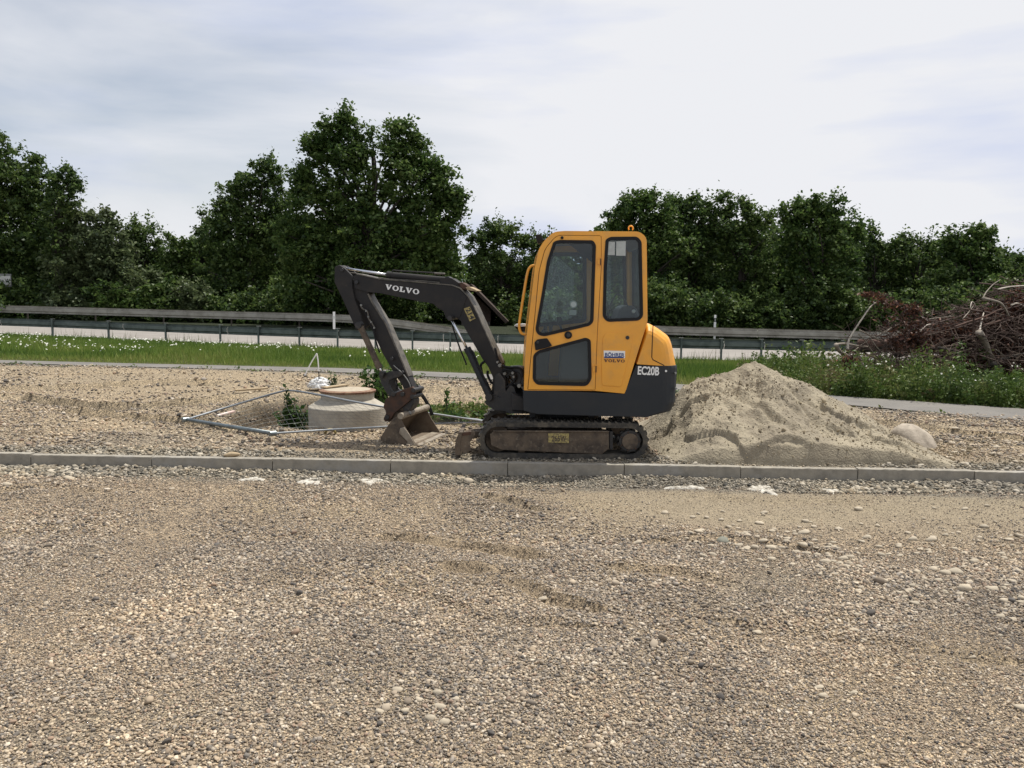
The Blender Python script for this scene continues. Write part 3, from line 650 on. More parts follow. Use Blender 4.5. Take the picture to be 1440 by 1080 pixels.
# --- undercarriage
Ty0, Ty1 = YN - .03, YN + .25
TA = Fr((0, Ty0, 0), (1, 0, 0))
tl = TA.px(673.5, 620); tr_ = TA.px(912, 626); zt = TA.px(790, 593.5)[1]; zb_ = GZ - .006
R_ = (zt - zb_) / 2; xa, xb = tl[0] + R_, tr_[0] - R_; zc = (zt + zb_) / 2
def stadium(r, x0=xa, x1=xb, n=12):
    pts = []
    for k in range(n + 1): a = -PI / 2 + PI * k / n; pts.append((x1 + r * math.cos(a), zc + r * math.sin(a)))
    for k in range(n + 1): a = PI / 2 + PI * k / n; pts.append((x0 + r * math.cos(a), zc + r * math.sin(a)))
    return pts
def track_unit(e0, e1, near):
    tr = empty('track', wloc(digger), None); tr.location = (0, 0, 0); tr.parent = digger
    th = .040
    # rubber belt with lugs
    bm = MB()
    outer = stadium(R_ - .007); inner = stadium(R_ - .052)
    n = len(outer)
    for i in range(n):
        j = (i + 1) % n
        V = [TA.P(p[0], e, p[1]) for e in (e0, e1) for p in (outer[i], outer[j], inner[j], inner[i])]
        bm.add(V, [(0, 1, 5, 4), (2, 3, 7, 6), (0, 3, 2, 1), (4, 5, 6, 7)])
    # lugs along the belt
    per = 2 * (xb - xa) + 2 * PI * (R_ - .007); nl = 56
    for k in range(nl):
        s_ = k / nl * per; Lh = xb - xa; rr = R_ - .007
        if s_ < Lh: c = Vector((xa + s_, zc - rr)); nn = Vector((0, -1))
        elif s_ < Lh + PI * rr: a = -PI / 2 + (s_ - Lh) / rr; nn = Vector((math.cos(a), math.sin(a))); c = Vector((xb, zc)) + nn * rr
        elif s_ < 2 * Lh + PI * rr: c = Vector((xb - (s_ - Lh - PI * rr), zc + rr)); nn = Vector((0, 1))
        else: a = PI / 2 + (s_ - 2 * Lh - PI * rr) / rr; nn = Vector((math.cos(a), math.sin(a))); c = Vector((xa, zc)) + nn * rr
        tt = Vector((-nn.y, nn.x)) * .016
        for (ea, eb, sh) in ((e0 + .001, e0 + (e1 - e0) * .46, 0), (e0 + (e1 - e0) * .54, e1 + .004, .03)):
            cc = c + Vector((-nn.y, nn.x)) * sh
            V = [TA.P(p.x, e, p.y) for e in (ea, eb) for p in (cc - tt - nn * .004, cc + tt - nn * .004, cc + tt * .7 + nn * .016, cc - tt * .7 + nn * .006)]
            bm.add(V, [(0, 1, 2, 3), (7, 6, 5, 4), (0, 4, 5, 1), (1, 5, 6, 2), (2, 6, 7, 3), (3, 7, 4, 0)])
    bm.build('track_belt', M['track'], tr)
    return tr
def cyl(name, cx, cz, r, e0, e1, fr, mt, parent, n=28, bevel=.004, smooth=False):
    return prism(name, [(cx + r * math.cos(2 * PI * k / n), cz + r * math.sin(2 * PI * k / n)) for k in range(n)], e0, e1, fr, mt, parent, bevel=bevel)
for near in (True, False):
    e0, e1 = (0, .27) if near else (WD + .06 - .27, WD + .06)
    tr = track_unit(e0, e1, near)
    f0, f1 = (e0 + .012, e0 + .17) if near else (e0 + .1, e1 - .02)
    fp = [TA.px(*c2(*p)) for p in ((130, 500), (155, 478), (885, 482), (885, 592), (838, 628), (205, 600), (138, 572))]
    prism('track_frame', fp, f0, f1, TA, M['muddy'], tr, bevel=.008)
    # stiffening lip along the frame, wear plate with the yellow number
    lip = [TA.px(*c2(*p)) for p in ((150, 474), (885, 478), (885, 486), (150, 484))]
    prism('frame_lip', lip, f0 - .012, f0 + .01, TA, M['muddy'], tr, bevel=.003)
    sc_ = TA.px(*c2(1018, 565))
    sp = []
    for k in range(44):
        a = 2 * PI * k / 44; r = (R_ - .058) if (k // 2) % 2 == 0 else (R_ - .078); sp.append((sc_[0] + r * math.cos(a), zc + r * math.sin(a)))
    prism('sprocket', sp, e0 + .05, e0 + .11, TA, M['bracket'], tr, bevel=.003)
    cyl('sprocket_hub', sc_[0], zc, .078, e0 + .0, e0 + .09, TA, M['muddy'], tr)
    cyl('hub_rim', sc_[0], zc, .105, e0 + .02, e0 + .07, TA, M['bracket'], tr)
    for k in range(7):
        a = 2 * PI * k / 7; cyl('bolt', sc_[0] + .09 * math.cos(a), zc + .09 * math.sin(a), .008, e0 + .012, e0 + .03, TA, M['rust'], tr, n=6, bevel=0)
    idl = TA.px(*c2(165, 540)); cyl('idler', xa, zc, R_ - .055, e0 + .08, e0 + .2, TA, M['muddy'], tr)
    for xx in (330, 470, 610, 750):
        p = TA.px(*c2(xx, 622)); cyl('roller', p[0], zb_ + .075, .035, e0 + .06, e0 + .22, TA, M['muddy'], tr)
    prism('tensioner_rib', [TA.px(*c2(*p)) for p in ((890, 484), (912, 484), (912, 600), (890, 600))], f0 + .03, f1, TA, M['bracket'], tr, bevel=.003)
dec = prism('number_plate', [TA.px(*c2(*p), .0) for p in ((500, 492), (630, 494), (630, 554), (500, 550))], .004, .012, TA, M['decal'], digger, bevel=0)
def text(body, fr, p0, p1, hgt, e, mt, parent, bold=0, name='lettering'):
    """text between two pixels on the plane of fr (baseline left and right)"""
    a = Vector((p0[0], p0[1])); b = Vector((p1[0], p1[1])); cu = bpy.data.curves.new(name, 'FONT'); cu.body = body; cu.size = 1; cu.offset = bold; cu.extrude = .0
    o = bpy.data.objects.new(name, cu); COL.objects.link(o); bpy.context.view_layer.update()
    me = bpy.data.meshes.new_from_object(o); dx = o.dimensions.x; bpy.data.objects.remove(o)
    for m_ in list(me.materials): me.materials.pop()
    me.name = name; o = bpy.data.objects.new(name, me); COL.objects.link(o); capH = .73; d = (b - a); W = d.length; an = math.atan2(d.y, d.x)
    o.data.materials.append(mt)
    off = wloc(parent) if parent else Vector((0, 0, 0)); o.parent = parent
    X = fr.h * math.cos(an) + Vector((0, 0, math.sin(an))); Yv = -fr.h * math.sin(an) + Vector((0, 0, math.cos(an))); Z = X.cross(Yv)
    R3 = Matrix((X, Yv, Z)).transposed().to_4x4()
    o.matrix_basis = Matrix.Translation(fr.P(a.x, e, a.y) - off) @ R3 @ Matrix.Diagonal((W / dx, hgt / capH, 1, 1))
    return o
def hpx(fr, u, v0, v1, e=0): return abs(fr.px(u, v0, e)[1] - fr.px(u, v1, e)[1])
text('265W', TA, TA.px(*c2(520, 542)), TA.px(*c2(614, 543)), hpx(TA, 780, 611, 619), .002, M['muddy'], digger, .02)
# cross carrier and turntable
cx0 = A.px(*c2(430, 380))[0]; cx1 = A.px(*c2(800, 380))[0]; zs0 = zt - .08; zs1 = A.px(790, 586)[1]
mb = MB(); mb.box((cx0 + .05, Ty1, zc - .06), (cx1 - .05, YF - .22, zc + .12)); mb.build('carrier_frame', M['muddy'], digger, bevel=.01)
mb = MB()
ccx = (cx0 + cx1) / 2; ccy = (YN + YF) / 2
for (z0, z1, r) in ((zc + .1, zs0 + .12, .30), (zs0 + .10, zs1 + .03, .27)):
    mb.tube([(ccx, ccy, z0), (ccx, ccy, z1)], r, 36)
mb.build('turntable', M['black'], digger, bevel=.006)
for xx in (405, 790):
    p = A.px(*c2(xx, 392)); mb = MB(); mb.box((p[0] - .03, YN + .30, p[1] - .05), (p[0] + .03, YN + .42, p[1] + .05)); mb.build('stop_block', M['bracket'], digger, bevel=.006)
mb = MB(); p = TA.px(*c2(205, 418)); mb.box((p[0], YN + .03, zt + .0), (p[0] + .5, YN + .14, zt + .012)); 
# dozer blade
bl = empty('dozer_blade', (0, 0, 0), digger)
bp_ = [TA.px(*p) for p in ((640, 640), (639.5, 628), (642, 616), (646, 607.5), (651, 607.5), (648, 617), (647, 628), (648.5, 640))]
bp_ = [(x, max(z, GZ + .005)) for x, z in bp_]
prism('blade_plate', bp_, -.01, .62, TA, M['muddy'], bl, bevel=.004)
prism('blade_end', [TA.px(*p) for p in ((644, 608), (666, 606), (668, 612), (661, 622), (662, 634), (652, 639), (647, 632))], .0, .02, TA, M['muddy'], bl, bevel=.003)
prism('blade_bracket', [TA.px(*p) for p in ((648, 618), (657, 617), (656, 629), (648, 630))], .18, .30, TA, M['bracket'], bl, bevel=.004)
for ee in (.36, .50):
    prism('blade_arm', [TA.px(*p) for p in ((650, 618), (664, 615), (740, 613), (740, 622), (668, 624), (650, 628))], ee, ee + .07, TA, M['muddy'], bl, bevel=.006)
prism('blade_cap', [TA.px(*p) for p in ((649, 609), (662, 607), (663, 611), (650, 613))], -.005, .08, TA, M['rust'], bl, bevel=.002)
# --- upper structure: skirt and counterweight
def sliced(name, poly, slices, fr, mt, parent, bevel=.008, smooth=False):
    m = len(poly); V = []; Fc = []
    for e, fn in slices: V += [fr.P(*((lambda r: (r[0], e, r[1]))(fn(a, z)))) for a, z in poly]
    k = len(slices)
    for i in range(k - 1):
        for j in range(m): Fc.append((i * m + j, i * m + (j + 1) % m, (i + 1) * m + (j + 1) % m, (i + 1) * m + j))
    Fc.append(tuple(range(m))[::-1]); Fc.append(tuple((k - 1) * m + j for j in range(m)))
    bm = bmesh.new(); off = wloc(parent); vs = [bm.verts.new(v - off) for v in V]
    for f in Fc: bm.faces.new([vs[i] for i in f])
    bmesh.ops.recalc_face_normals(bm, faces=bm.faces); me = bpy.data.meshes.new(name); bm.to_mesh(me); bm.free()
    if smooth: me.polygons.foreach_set('use_smooth', [True] * len(me.polygons))
    o = link(name, me, mt, parent)
    if bevel: bev(o, bevel, 3, 35)
    return o
xr0 = A.px(905, 540)[0]; xr1 = A.px(956, 540)[0]
def rr_(k, zk=0, zb0=1.0):
    def fn(a, z):
        t_ = max(0, (a - xr0) / (xr1 - xr0)); return (a - k * t_ ** 1.5, z - zk * max(0, z - zb0))
    return fn
def rslices(zk=0, zb0=1.0, e0=0.0):
    r = .16; sl = []
    for a in (0, 15, 30, 50, 70, 90):
        an = math.radians(a); sl.append((e0 + r * (1 - math.cos(an)), r * (1 - math.sin(an))))
    out = [(e, rr_(k, zk * k / r, zb0)) for e, k in sl]
    out += [(WD - e, rr_(k, zk * k / r, zb0)) for e, k in reversed(sl)]
    return out
skirt = q(c2, [(340, 216), (343, 350), (432, 372), (700, 380), (1130, 391), (1292, 358), (1322, 300), (1335, 82), (1331, 66), (1056, 63), (977, 242), (600, 226)])
sliced('skirt', skirt, rslices(), A, M['dark'], digger)
hood = q(c1, [(1124, 668), (1136, 652), (1152, 654), (1200, 678), (1281, 736), (1300, 790), (1318, 880), (1326, 922), (1060, 910)])
zh = A.px(910, 512)[1]
hood_o = sliced('engine_hood', rnd(hood, [.01, .02, .02, .03, .06, .04, .03, .005, .005]), rslices(.35, zh, .004), A, M['yellow'], digger, bevel=.01)
# panel joint on the hood: a real recess drawn as a thin dark gasket strip
hp = q(c1, [(1163, 664), (1157, 800), (1155, 866), (1163, 882), (1234, 918)])
mb = MB(); mb.tube([A.P(a, .0035, z) for a, z in hp], .0045, 6); mb.build('hood_gasket', M['black'], digger)
for (x, y, r, mt) in ((1244, 953, .010, 'white'), (1308, 968, .009, 'galv'), (1312, 1065, .010, 'galv')):
    p = A.px(*c1(x, y)); e_ = .0 if x < 1260 else .018
    cyl('bolt', p[0], p[1], r, e_ - .008, e_ + .03, A, M[mt], digger, n=10, bevel=.001)
text('EC20B', A, A.px(*c7(676, 512)), A.px(*c7(1010, 526)), hpx(A, 900, *(480 + 388 / 11.08, 480 + 518 / 11.08)), -.004, M['white'], digger, .03)
# --- cab
cab = empty('cab', (0, 0, 0), digger)
outer = q(c1, [(345, 1076), (352, 900), (362, 740), (388, 520), (415, 300), (440, 180), (472, 130), (532, 72), (600, 66), (1078, 70), (1122, 108), (1128, 640), (1058, 860), (985, 1096), (795, 1078)])
outer = rnd(outer, [.01, .02, .02, .02, .02, .05, .04, .05, .02, .10, .12, .03, .02, .01, .01])
door = q(c1, [(368, 1072), (400, 740), (440, 320), (478, 178), (552, 92), (836, 95), (836, 300), (812, 700), (797, 1074)])
door = rnd(door, [.01, .02, .03, .05, .05, .02, .01, .01, .01])
upw = q(c1, [(532, 134), (568, 124), (782, 126), (801, 155), (785, 640), (762, 666), (472, 734), (432, 722), (417, 690), (455, 480), (490, 260)])
upw = rnd(upw, [.04, .03, .04, .03, .04, .04, .03, .03, .03, .03, .02])
low = q(c1, [(404, 850), (436, 822), (738, 740), (768, 756), (774, 1004), (744, 1048), (428, 1040), (400, 1008)])
low = rnd(low, [.03, .03, .03, .03, .04, .04, .04, .04])
rw = q(c1, [(862, 120), (892, 104), (1062, 102), (1090, 132), (1100, 606), (1074, 634), (872, 642), (843, 610), (850, 300)])
rw = rnd(rw, [.03, .03, .04, .04, .04, .04, .04, .04, .02])
prism('cab_side', outer, .0, .035, A, M['yellow'], cab, holes=[door, inset(rw, .004)], bevel=.005)
dr = prism('door', inset(door, .005), -.008, .026, A, M['yellow'], cab, holes=[inset(upw, .004), inset(low, .004)], bevel=.006)
dark_gap = prism('door_seal', inset(door, -.015), .030, .038, A, M['black'], cab, holes=[inset(door, .03)], bevel=0)
cabo = wloc(cab)
for nm, w_, par, e_ in (('window_gasket', upw, dr, -.008), ('window_gasket', low, dr, -.008), ('window_gasket', rw, cab, .0)):
    prism(nm, w_, e_ - .007, e_ + .02, A, M['black'], par, holes=[inset(w_, .030)], bevel=.003)
    prism('window_pane', inset(w_, .018), e_ + .006, e_ + .010, A, M['glass'], par, bevel=0)
# far side of the cab: same openings, larger window
prism('far_side', outer, WD - .03, WD, A, M['yellow'], cab, holes=[rnd(inset(q(c1, [(560, 165), (800, 165), (800, 655), (440, 690), (470, 480), (500, 300)]), -.01), .04), inset(rw, .01)], bevel=.004)
farw = rnd(q(c1, [(560, 165), (800, 165), (800, 655), (440, 690), (470, 480), (500, 300)]), .04)
prism('window_gasket', inset(farw, -.012), WD - .04, WD - .028, A, M['black'], cab, holes=[inset(farw, .03)], bevel=0)
prism('window_gasket', rw, WD - .04, WD - .028, A, M['black'], cab, holes=[inset(rw, .035)], bevel=0)
for w_ in (farw, rw): prism('window_pane', inset(w_, .01), WD - .020, WD - .014, A, M['glass'], cab, bevel=0)
# shell strips: roof, rear wall, front posts
def strip_on(name, pts, thick, e0, e1, mt, parent, bevel=.004):
    P_ = [Vector(p) for p in pts]; inn = []
    for i, p in enumerate(P_):
        d = (P_[min(i + 1, len(P_) - 1)] - P_[max(i - 1, 0)]).normalized(); inn.append(p + Vector((d.y, -d.x)) * thick)
    return prism(name, [tuple(p) for p in P_] + [tuple(p) for p in reversed(inn)], e0, e1, A, mt, parent, bevel=bevel)
roofpts = [p for p in outer if p[1] > A.px(760, 352)[1]]
i0 = min(range(len(roofpts)), key=lambda i: roofpts[i][0]); roofpts = roofpts[i0:] + roofpts[:i0]
rp = sorted(roofpts, key=lambda p: p[0]) 
strip_on('roof', rp[:-1], .035, .036, WD - .031, M['yellow'], cab)
strip_on('headliner', [(a, z - .045) for a, z in rp[:-1]], .02, .04, WD - .035, M['liner'], cab, 0)
rear = q(c1, [(1124, 150), (1126, 640), (1056, 860), (985, 1090)])
prism('rear_wall', [rear[1], rear[2], rear[3], (rear[3][0] - .03, rear[3][1]), (rear[2][0] - .03, rear[2][1]), (rear[1][0] - .03, rear[1][1])], .036, WD - .031, A, M['yellow'], cab, bevel=0)
for ee in (.036, WD - .085):
    prism('rear_post', [rear[0], rear[1], (rear[1][0] - .045, rear[1][1]), (rear[0][0] - .045, rear[0][1])], ee, ee + .05, A, M['yellow'], cab, bevel=.004)
prism('rear_window', [(rear[0][0] - .012, rear[0][1]), (rear[1][0] - .012, rear[1][1]), (rear[1][0] - .018, rear[1][1]), (rear[0][0] - .018, rear[0][1])], .086, WD - .086, A, M['glass'], cab, bevel=0)
fr_ = q(c1, [(440, 185), (415, 300), (388, 520), (362, 740), (350, 900), (345, 1074)])
for ee in (.036, WD - .075):
    prism('front_post', fr_ + [(a + .03, z) for a, z in reversed(fr_)], ee, ee + .045, A, M['yellow'], cab, bevel=.004)
prism('windscreen', [(a + .010, z) for a, z in fr_[:4]] + [(a + .016, z) for a, z in reversed(fr_[:4])], .081, WD - .076, A, M['glass'], cab, bevel=0)
prism('front_panel', [(a + .004, z) for a, z in fr_[3:]] + [(a + .03, z) for a, z in reversed(fr_[3:])], .081, WD - .076, A, M['yellow'], cab, bevel=0)
# cab floor and interior
fl = q(c1, [(352, 1040), (985, 1060), (985, 1076), (352, 1060)]); prism('cab_floor', fl, .036, WD - .031, A, M['interior'], cab, bevel=0)
zf0 = fl[0][1]
st = empty('operator_seat', (0, 0, 0), cab)
prism('seat_base', q(c1, [(690, 1040), (700, 850), (1010, 840), (1010, 1050)], .4), .28, .86, A, M['interior'], st, bevel=.02)
prism('seat_cushion', rnd(q(c1, [(650, 850), (660, 780), (960, 790), (970, 850)], .4), .05), .30, .84, A, M['seat'], st, bevel=.04, seg=3)
prism('seat_back', rnd(q(c1, [(900, 800), (930, 600), (960, 540), (1040, 535), (1075, 600), (1070, 820)], .4), .08), .32, .82, A, M['seat'], st, bevel=.04, seg=3)
prism('console', rnd(q(c1, [(560, 1040), (580, 760), (640, 720), (860, 730), (870, 1040)], .12), .03), .07, .22, A, M['interior'], cab, bevel=.02)
prism('console', rnd(q(c1, [(560, 1040), (580, 760), (640, 720), (860, 730), (870, 1040)], .95), .03), .93, 1.07, A, M['interior'], cab, bevel=.02)
prism('dashboard', rnd(q(c1, [(400, 1040), (440, 740), (470, 690), (500, 700), (490, 1040)], .6), .02), .3, .85, A, M['interior'], cab, bevel=.015)
mb = MB()
for (x0, y0, x1, y1, ee) in ((600, 720, 565, 650, .14), (600, 730, 575, 655, 1.0), (470, 900, 480, 700, .52), (500, 900, 515, 700, .62)):
    a = A.px(*c1(x0, y0), ee); b_ = A.px(*c1(x1, y1), ee)
    l_ = MB(); l_.tube([A.P(a[0], ee, a[1]), A.P(b_[0], ee, b_[1])], .009, 8); l_.tube([A.P(b_[0], ee, b_[1] - .02), A.P(b_[0], ee, b_[1] + .06)], [.016, .022], 10); l_.build('control_lever', M['interior'], cab, True)
# armrest loop and harness seen through the rear pane
l_ = MB(); l_.tube(smooth_path([A.P(*((lambda r: (r[0], .3, r[1]))(A.px(*c1(x, y), .3)))) for x, y in ((880, 560), (930, 470), (980, 500), (1010, 560))]), .008, 6); l_.build('seat_strap', M['seat'], cab)
b_ = A.px(*c1(1040, 575), .25); cyl('warning_knob', b_[0], b_[1], .018, .24, .27, A, M['white'], cab, n=12)
# wiper and grab handle inside
l_ = MB(); l_.tube([A.P(*((lambda r: (r[0], .06, r[1]))(A.px(*c1(x, y), .06)))) for x, y in ((548, 300), (528, 378))], .007, 6); l_.build('wiper', M['galv'], cab)
# stickers on the panes
def quad_part(name, c, pts, e, mt, parent, th=.0015):
    return prism(name, q(c, pts, e), e - th, e, A, mt, parent, bevel=0)
M['paper'] = mat('paper_sticker', (.42, .45, .42), .6, c2=(.36, .38, .36), scale=30)
quad_part('sticker', cw, [(898, 72), (970, 72), (968, 208), (894, 206)], .002, M['paper'], cab)
quad_part('sticker', cw, [(984, 68), (1080, 66), (1078, 214), (982, 212)], .002, M['paper'], cab)
pr_ = A.px(*cw(550, 706), .01)
cyl('round_sticker', pr_[0], pr_[1], .036, .003, .0045, A, M['paper'], dr, bevel=0)
cyl('sticker_print', pr_[0], pr_[1], .026, .0015, .0028, A, M['white'], dr, bevel=0)
prism('sticker', q(cw, [(508, 762), (580, 762), (580, 815), (508, 815)], .01), .003, .0045, A, M['paper'], dr, bevel=0)
# door hardware
dk = prism('door_latch', rnd(q(c1, [(412, 770), (430, 752), (492, 744), (524, 792), (498, 802), (418, 822)]), .012), -.03, -.006, A, M['black'], dr, bevel=.006, seg=3)
p = A.px(*c1(432, 770)); cyl('latch_button', p[0], p[1], .014, -.042, -.028, A, M['bracket'], dk, n=16)
p = A.px(*c1(625, 725)); kn_ = cyl('door_knob', p[0], p[1], .036, -.035, -.006, A, M['black'], dr, bevel=.008); cyl('key_barrel', p[0], p[1], .018, -.042, -.034, A, M['bracket'], kn_, bevel=.003)
for x, y in ((829, 262), (799, 940)):
    h_ = prism('hinge', rnd(q(c1, [(x - 20, y - 14), (x - 6, y - 14), (x - 6, y - 26), (x + 10, y - 26), (x + 10, y + 20), (x - 20, y + 14)]), .003), -.022, .0, A, M['yellow'], cab, bevel=.003)
    p = A.px(*c1(x + 1, y)); l_ = MB(); l_.tube([A.P(p[0], -.026, p[1] - .03), A.P(p[0], -.026, p[1] + .03)], .006, 8); l_.build('hinge_pin', M['rust'], cab)
p = A.px(*c1(586, 110)); cyl('door_stop', p[0], p[1], .014, -.03, -.006, A, M['black'], dr, n=12)
ap = rnd(q(c1, [(845, 740), (866, 712), (1012, 706), (1034, 722), (1026, 800), (960, 1052), (840, 1045), (835, 900)]), .02)
prism('access_panel', ap, -.006, .002, A, M['yellow'], cab, bevel=.004)
p = A.px(*c1(1000, 741)); cyl('panel_lock', p[0], p[1], .018, -.018, -.004, A, M['bracket'], cab, bevel=.003)
sb = prism('dealer_sticker', q(c7, [(152, 142), (486, 150), (484, 262), (158, 262)]), -.0085, -.0065, A, M['white'], cab, bevel=0)
prism('blue_band', q(c7, [(160, 236), (466, 240), (464, 262), (160, 260)]), -.0095, -.0088, A, M['blue'], sb, bevel=0)
text('BÖHRER', A, A.px(*c7(168, 232)), A.px(*c7(474, 238)), hpx(A, 860, *(480 + 176 / 11.08, 480 + 232 / 11.08)), -.0098, M['blue'], cab, .03)
# slab-serif word built from plain outlines
LV = [(0, 1), (.45, 1), (.45, .86), (.37, .86), (.56, .38), (.73, .86), (.64, .86), (.64, 1), (1, 1), (1, .86), (.92, .86), (.60, 0), (.42, 0), (.08, .86), (0, .86)]
LL = [(0, 0), (0, .14), (.1, .14), (.1, .86), (0, .86), (0, 1), (.5, 1), (.5, .86), (.38, .86), (.38, .16), (.62, .16), (.70, .40), (.84, .40), (.84, 0)]
def ell(rx, ry, n=20): return [(.5 + rx * math.cos(2 * PI * k / n), .5 + ry * math.sin(2 * PI * k / n)) for k in range(n)]
def word(fr, p0, p1, hgt, e, mt, parent):
    a = Vector(p0); b = Vector(p1); d = b - a; W = d.length; x = d.normalized(); y = Vector((-x.y, x.x))
    chars = [('V', LV, None, 1.0), ('O', ell(.5, .5), ell(.24, .36), 1.0), ('L', LL, None, .84), ('V', LV, None, 1.0), ('O', ell(.5, .5), ell(.24, .36), 1.0)]
    tot = sum(c[3] for c in chars) + .12 * 4; k = W / tot; pos = 0
    for ch, ol, ho, wd in chars:
        f = lambda pt: tuple(a + x * (pos + pt[0]) * k + y * pt[1] * hgt)
        prism('lettering', [f(p) for p in ol], e - .001, e, fr, mt, parent, holes=[[f(p) for p in ho]] if ho else (), bevel=0)
        pos += wd + .12
M['redbrown'] = mat('dark_red_print', (.07, .02, .02), .6)
word(A, A.px(*c7(156, 322)), A.px(*c7(480, 330)), hpx(A, 860, *(480 + 280 / 11.08, 480 + 326 / 11.08)), -.0072, M['redbrown'], cab)
# handrail on the front, work light, lifting eye, far mirror
hr = q(c1, [(424, 290), (402, 286), (382, 300), (366, 340), (342, 480), (322, 610), (316, 660), (320, 696), (334, 716), (362, 722)], .12)
mb = MB(); mb.tube(smooth_path([A.P(a, .12, z) for a, z in hr], 4), .0135, 10); mb.build('handrail', M['yellow'], cab, True)
wl = prism('work_light', rnd(q(c1, [(418, 92), (452, 88), (470, 130), (448, 150), (430, 140)], .8), .01), .76, .9, A, M['black'], cab, bevel=.006)
p = A.px(*c1(470, 120), .83); l_ = MB(); l_.tube([A.P(p[0] - .02, .83, p[1]), A.P(p[0] + .1, .83, p[1] - .03)], .01, 8); l_.build('light_stay', M['black'], cab)
p = A.px(*c1(1022, 52), .45); l_ = MB(); l_.tube([A.P(p[0] + .022 * math.cos(t_ * PI / 8), .45, p[1] + .004 + .024 * math.sin(t_ * PI / 8)) for t_ in range(-2, 11)], .0075, 8); l_.build('lifting_eye', M['yellow'], cab, True)
mr_ = prism('mirror_head', rnd(q(c1, [(285, 668), (300, 658), (350, 656), (372, 662), (372, 700), (330, 702), (300, 690)], WD + .08), .02), WD + .04, WD + .12, A, M['black'], cab, bevel=.012)
prism('mirror_shell', rnd(q(c1, [(283, 668), (298, 656), (350, 654), (374, 660), (374, 670), (300, 672)], WD + .03), .01), WD + .03, WD + .13, A, M['white'], mr_, bevel=.004)

# --- boom, arm and bucket: the boom is swung away from the camera by a few degrees
TH = math.radians(15)
PV = atY(712, 575, 8.22)
Bf = Fr((PV.x, PV.y, 0), (math.cos(TH), -math.sin(TH), 0))   # h points back to the machine, n away from the camera
def qb(c, pts, e=0): return [Bf.px(*c(*p), e) for p in pts]
def arm_prism(name, c, pts, e0, e1, mt, parent, r=0, bevel=.006, holes=(), ref=None):
    ref = e0 if ref is None else ref
    P_ = qb(c, pts, ref)
    if r: P_ = rnd(P_, r)
    return prism(name, P_, e0, e1, Bf, mt, parent, holes=[qb(c, h, ref) for h in holes], bevel=bevel)
BW = .17                         # boom width; near face at e=0
boom = empty('boom', (0, 0, 0), digger)
bpts = [(186, 150), (210, 134), (380, 172), (640, 192), (900, 216), (958, 238), (1018, 296), (1060, 372), (1180, 640), (1248, 780), (1290, 880), (1310, 1000), (1270, 1060), (1205, 1050), (1188, 980), (1200, 880), (1165, 800), (1128, 752), (1040, 600), (968, 470), (930, 440), (905, 462), (860, 452), (842, 400), (792, 372), (770, 345), (640, 322), (380, 268), (300, 262), (200, 232)]
bo = arm_prism('boom_box', c3, bpts, 0, BW, M['boom'], boom, r=.012, bevel=.007)
# flange lip of the boom's top plate, its sunlit face painted in a lighter colour
tp = qb(c3, [(210, 132), (380, 170), (640, 190), (900, 214), (960, 236), (1020, 296), (1062, 372), (1182, 640), (1250, 782)])
M['lit_edge_pipe'] = mat('lit_edge_and_pipe_steel', (.15, .135, .11), .5, .2, c2=(.06, .055, .048), scale=14)  # paler steel: sunlight painted on the upper edges; also the pipes' own tone
mb = MB(); V = []; 
for a, z in tp: V += [Bf.P(a, -.006, z), Bf.P(a, BW + .006, z)]
Pn = [Vector(p) for p in tp]
up_ = []
for i, p in enumerate(Pn):
    d = (Pn[min(i + 1, len(Pn) - 1)] - Pn[max(i - 1, 0)]).normalized(); nn = Vector((-d.y, d.x)) * .010; up_.append(p + nn)
for i in range(len(Pn)): V += []
m = len(Pn); V = [Bf.P(p.x, -.006, p.y) for p in Pn] + [Bf.P(p.x, BW + .006, p.y) for p in Pn] + [Bf.P(p.x, -.006, p.y) for p in up_] + [Bf.P(p.x, BW + .006, p.y) for p in up_]
Fc = []
for i in range(m - 1): Fc += [(i, i + 1, 2 * m + i + 1, 2 * m + i), (m + i, 3 * m + i, 3 * m + i + 1, m + i + 1), (2 * m + i, 2 * m + i + 1, 3 * m + i + 1, 3 * m + i), (i, m + i, m + i + 1, i + 1)]
mb.add(V, Fc); mb.build('top_plate', M['lit_edge_pipe'], boom)
# weld/plate steps on the near cheek
arm_prism('cheek_plate', c3, [(770, 208), (902, 222), (954, 244), (1008, 300), (960, 440), (905, 452), (866, 442), (850, 398), (800, 365), (775, 338)], -.006, .002, M['boom'], boom, r=.01, bevel=.003)
arm_prism('number_decal', c3, [(988, 380), (1032, 366), (1073, 452), (1032, 474)], -.0085, -.0065, M['decal'], boom, bevel=0)
text('214', Bf, Bf.px(*c3(1004, 388)), Bf.px(*c3(1040, 462)), .05, -.010, M['bracket'], boom, .03)
word(Bf, Bf.px(*c3(420, 240)), Bf.px(*c3(664, 280)), hpx(Bf, 565, *(360 + 214 / 5.143, 360 + 252 / 5.143)), -.0015, M['white'], boom)
# lower fork: two cheeks, with the hole the hoses run through
for e0, e1 in ((-.03, -.002), (BW + .002, BW + .03)):
    arm_prism('pivot_cheek', c6, [(400, 300), (470, 250), (560, 380), (560, 520), (620, 640), (600, 740), (500, 770), (420, 760), (330, 720), (380, 560), (390, 430)], e0, e1, M['bracket'], boom, r=.02, bevel=.005, ref=0)
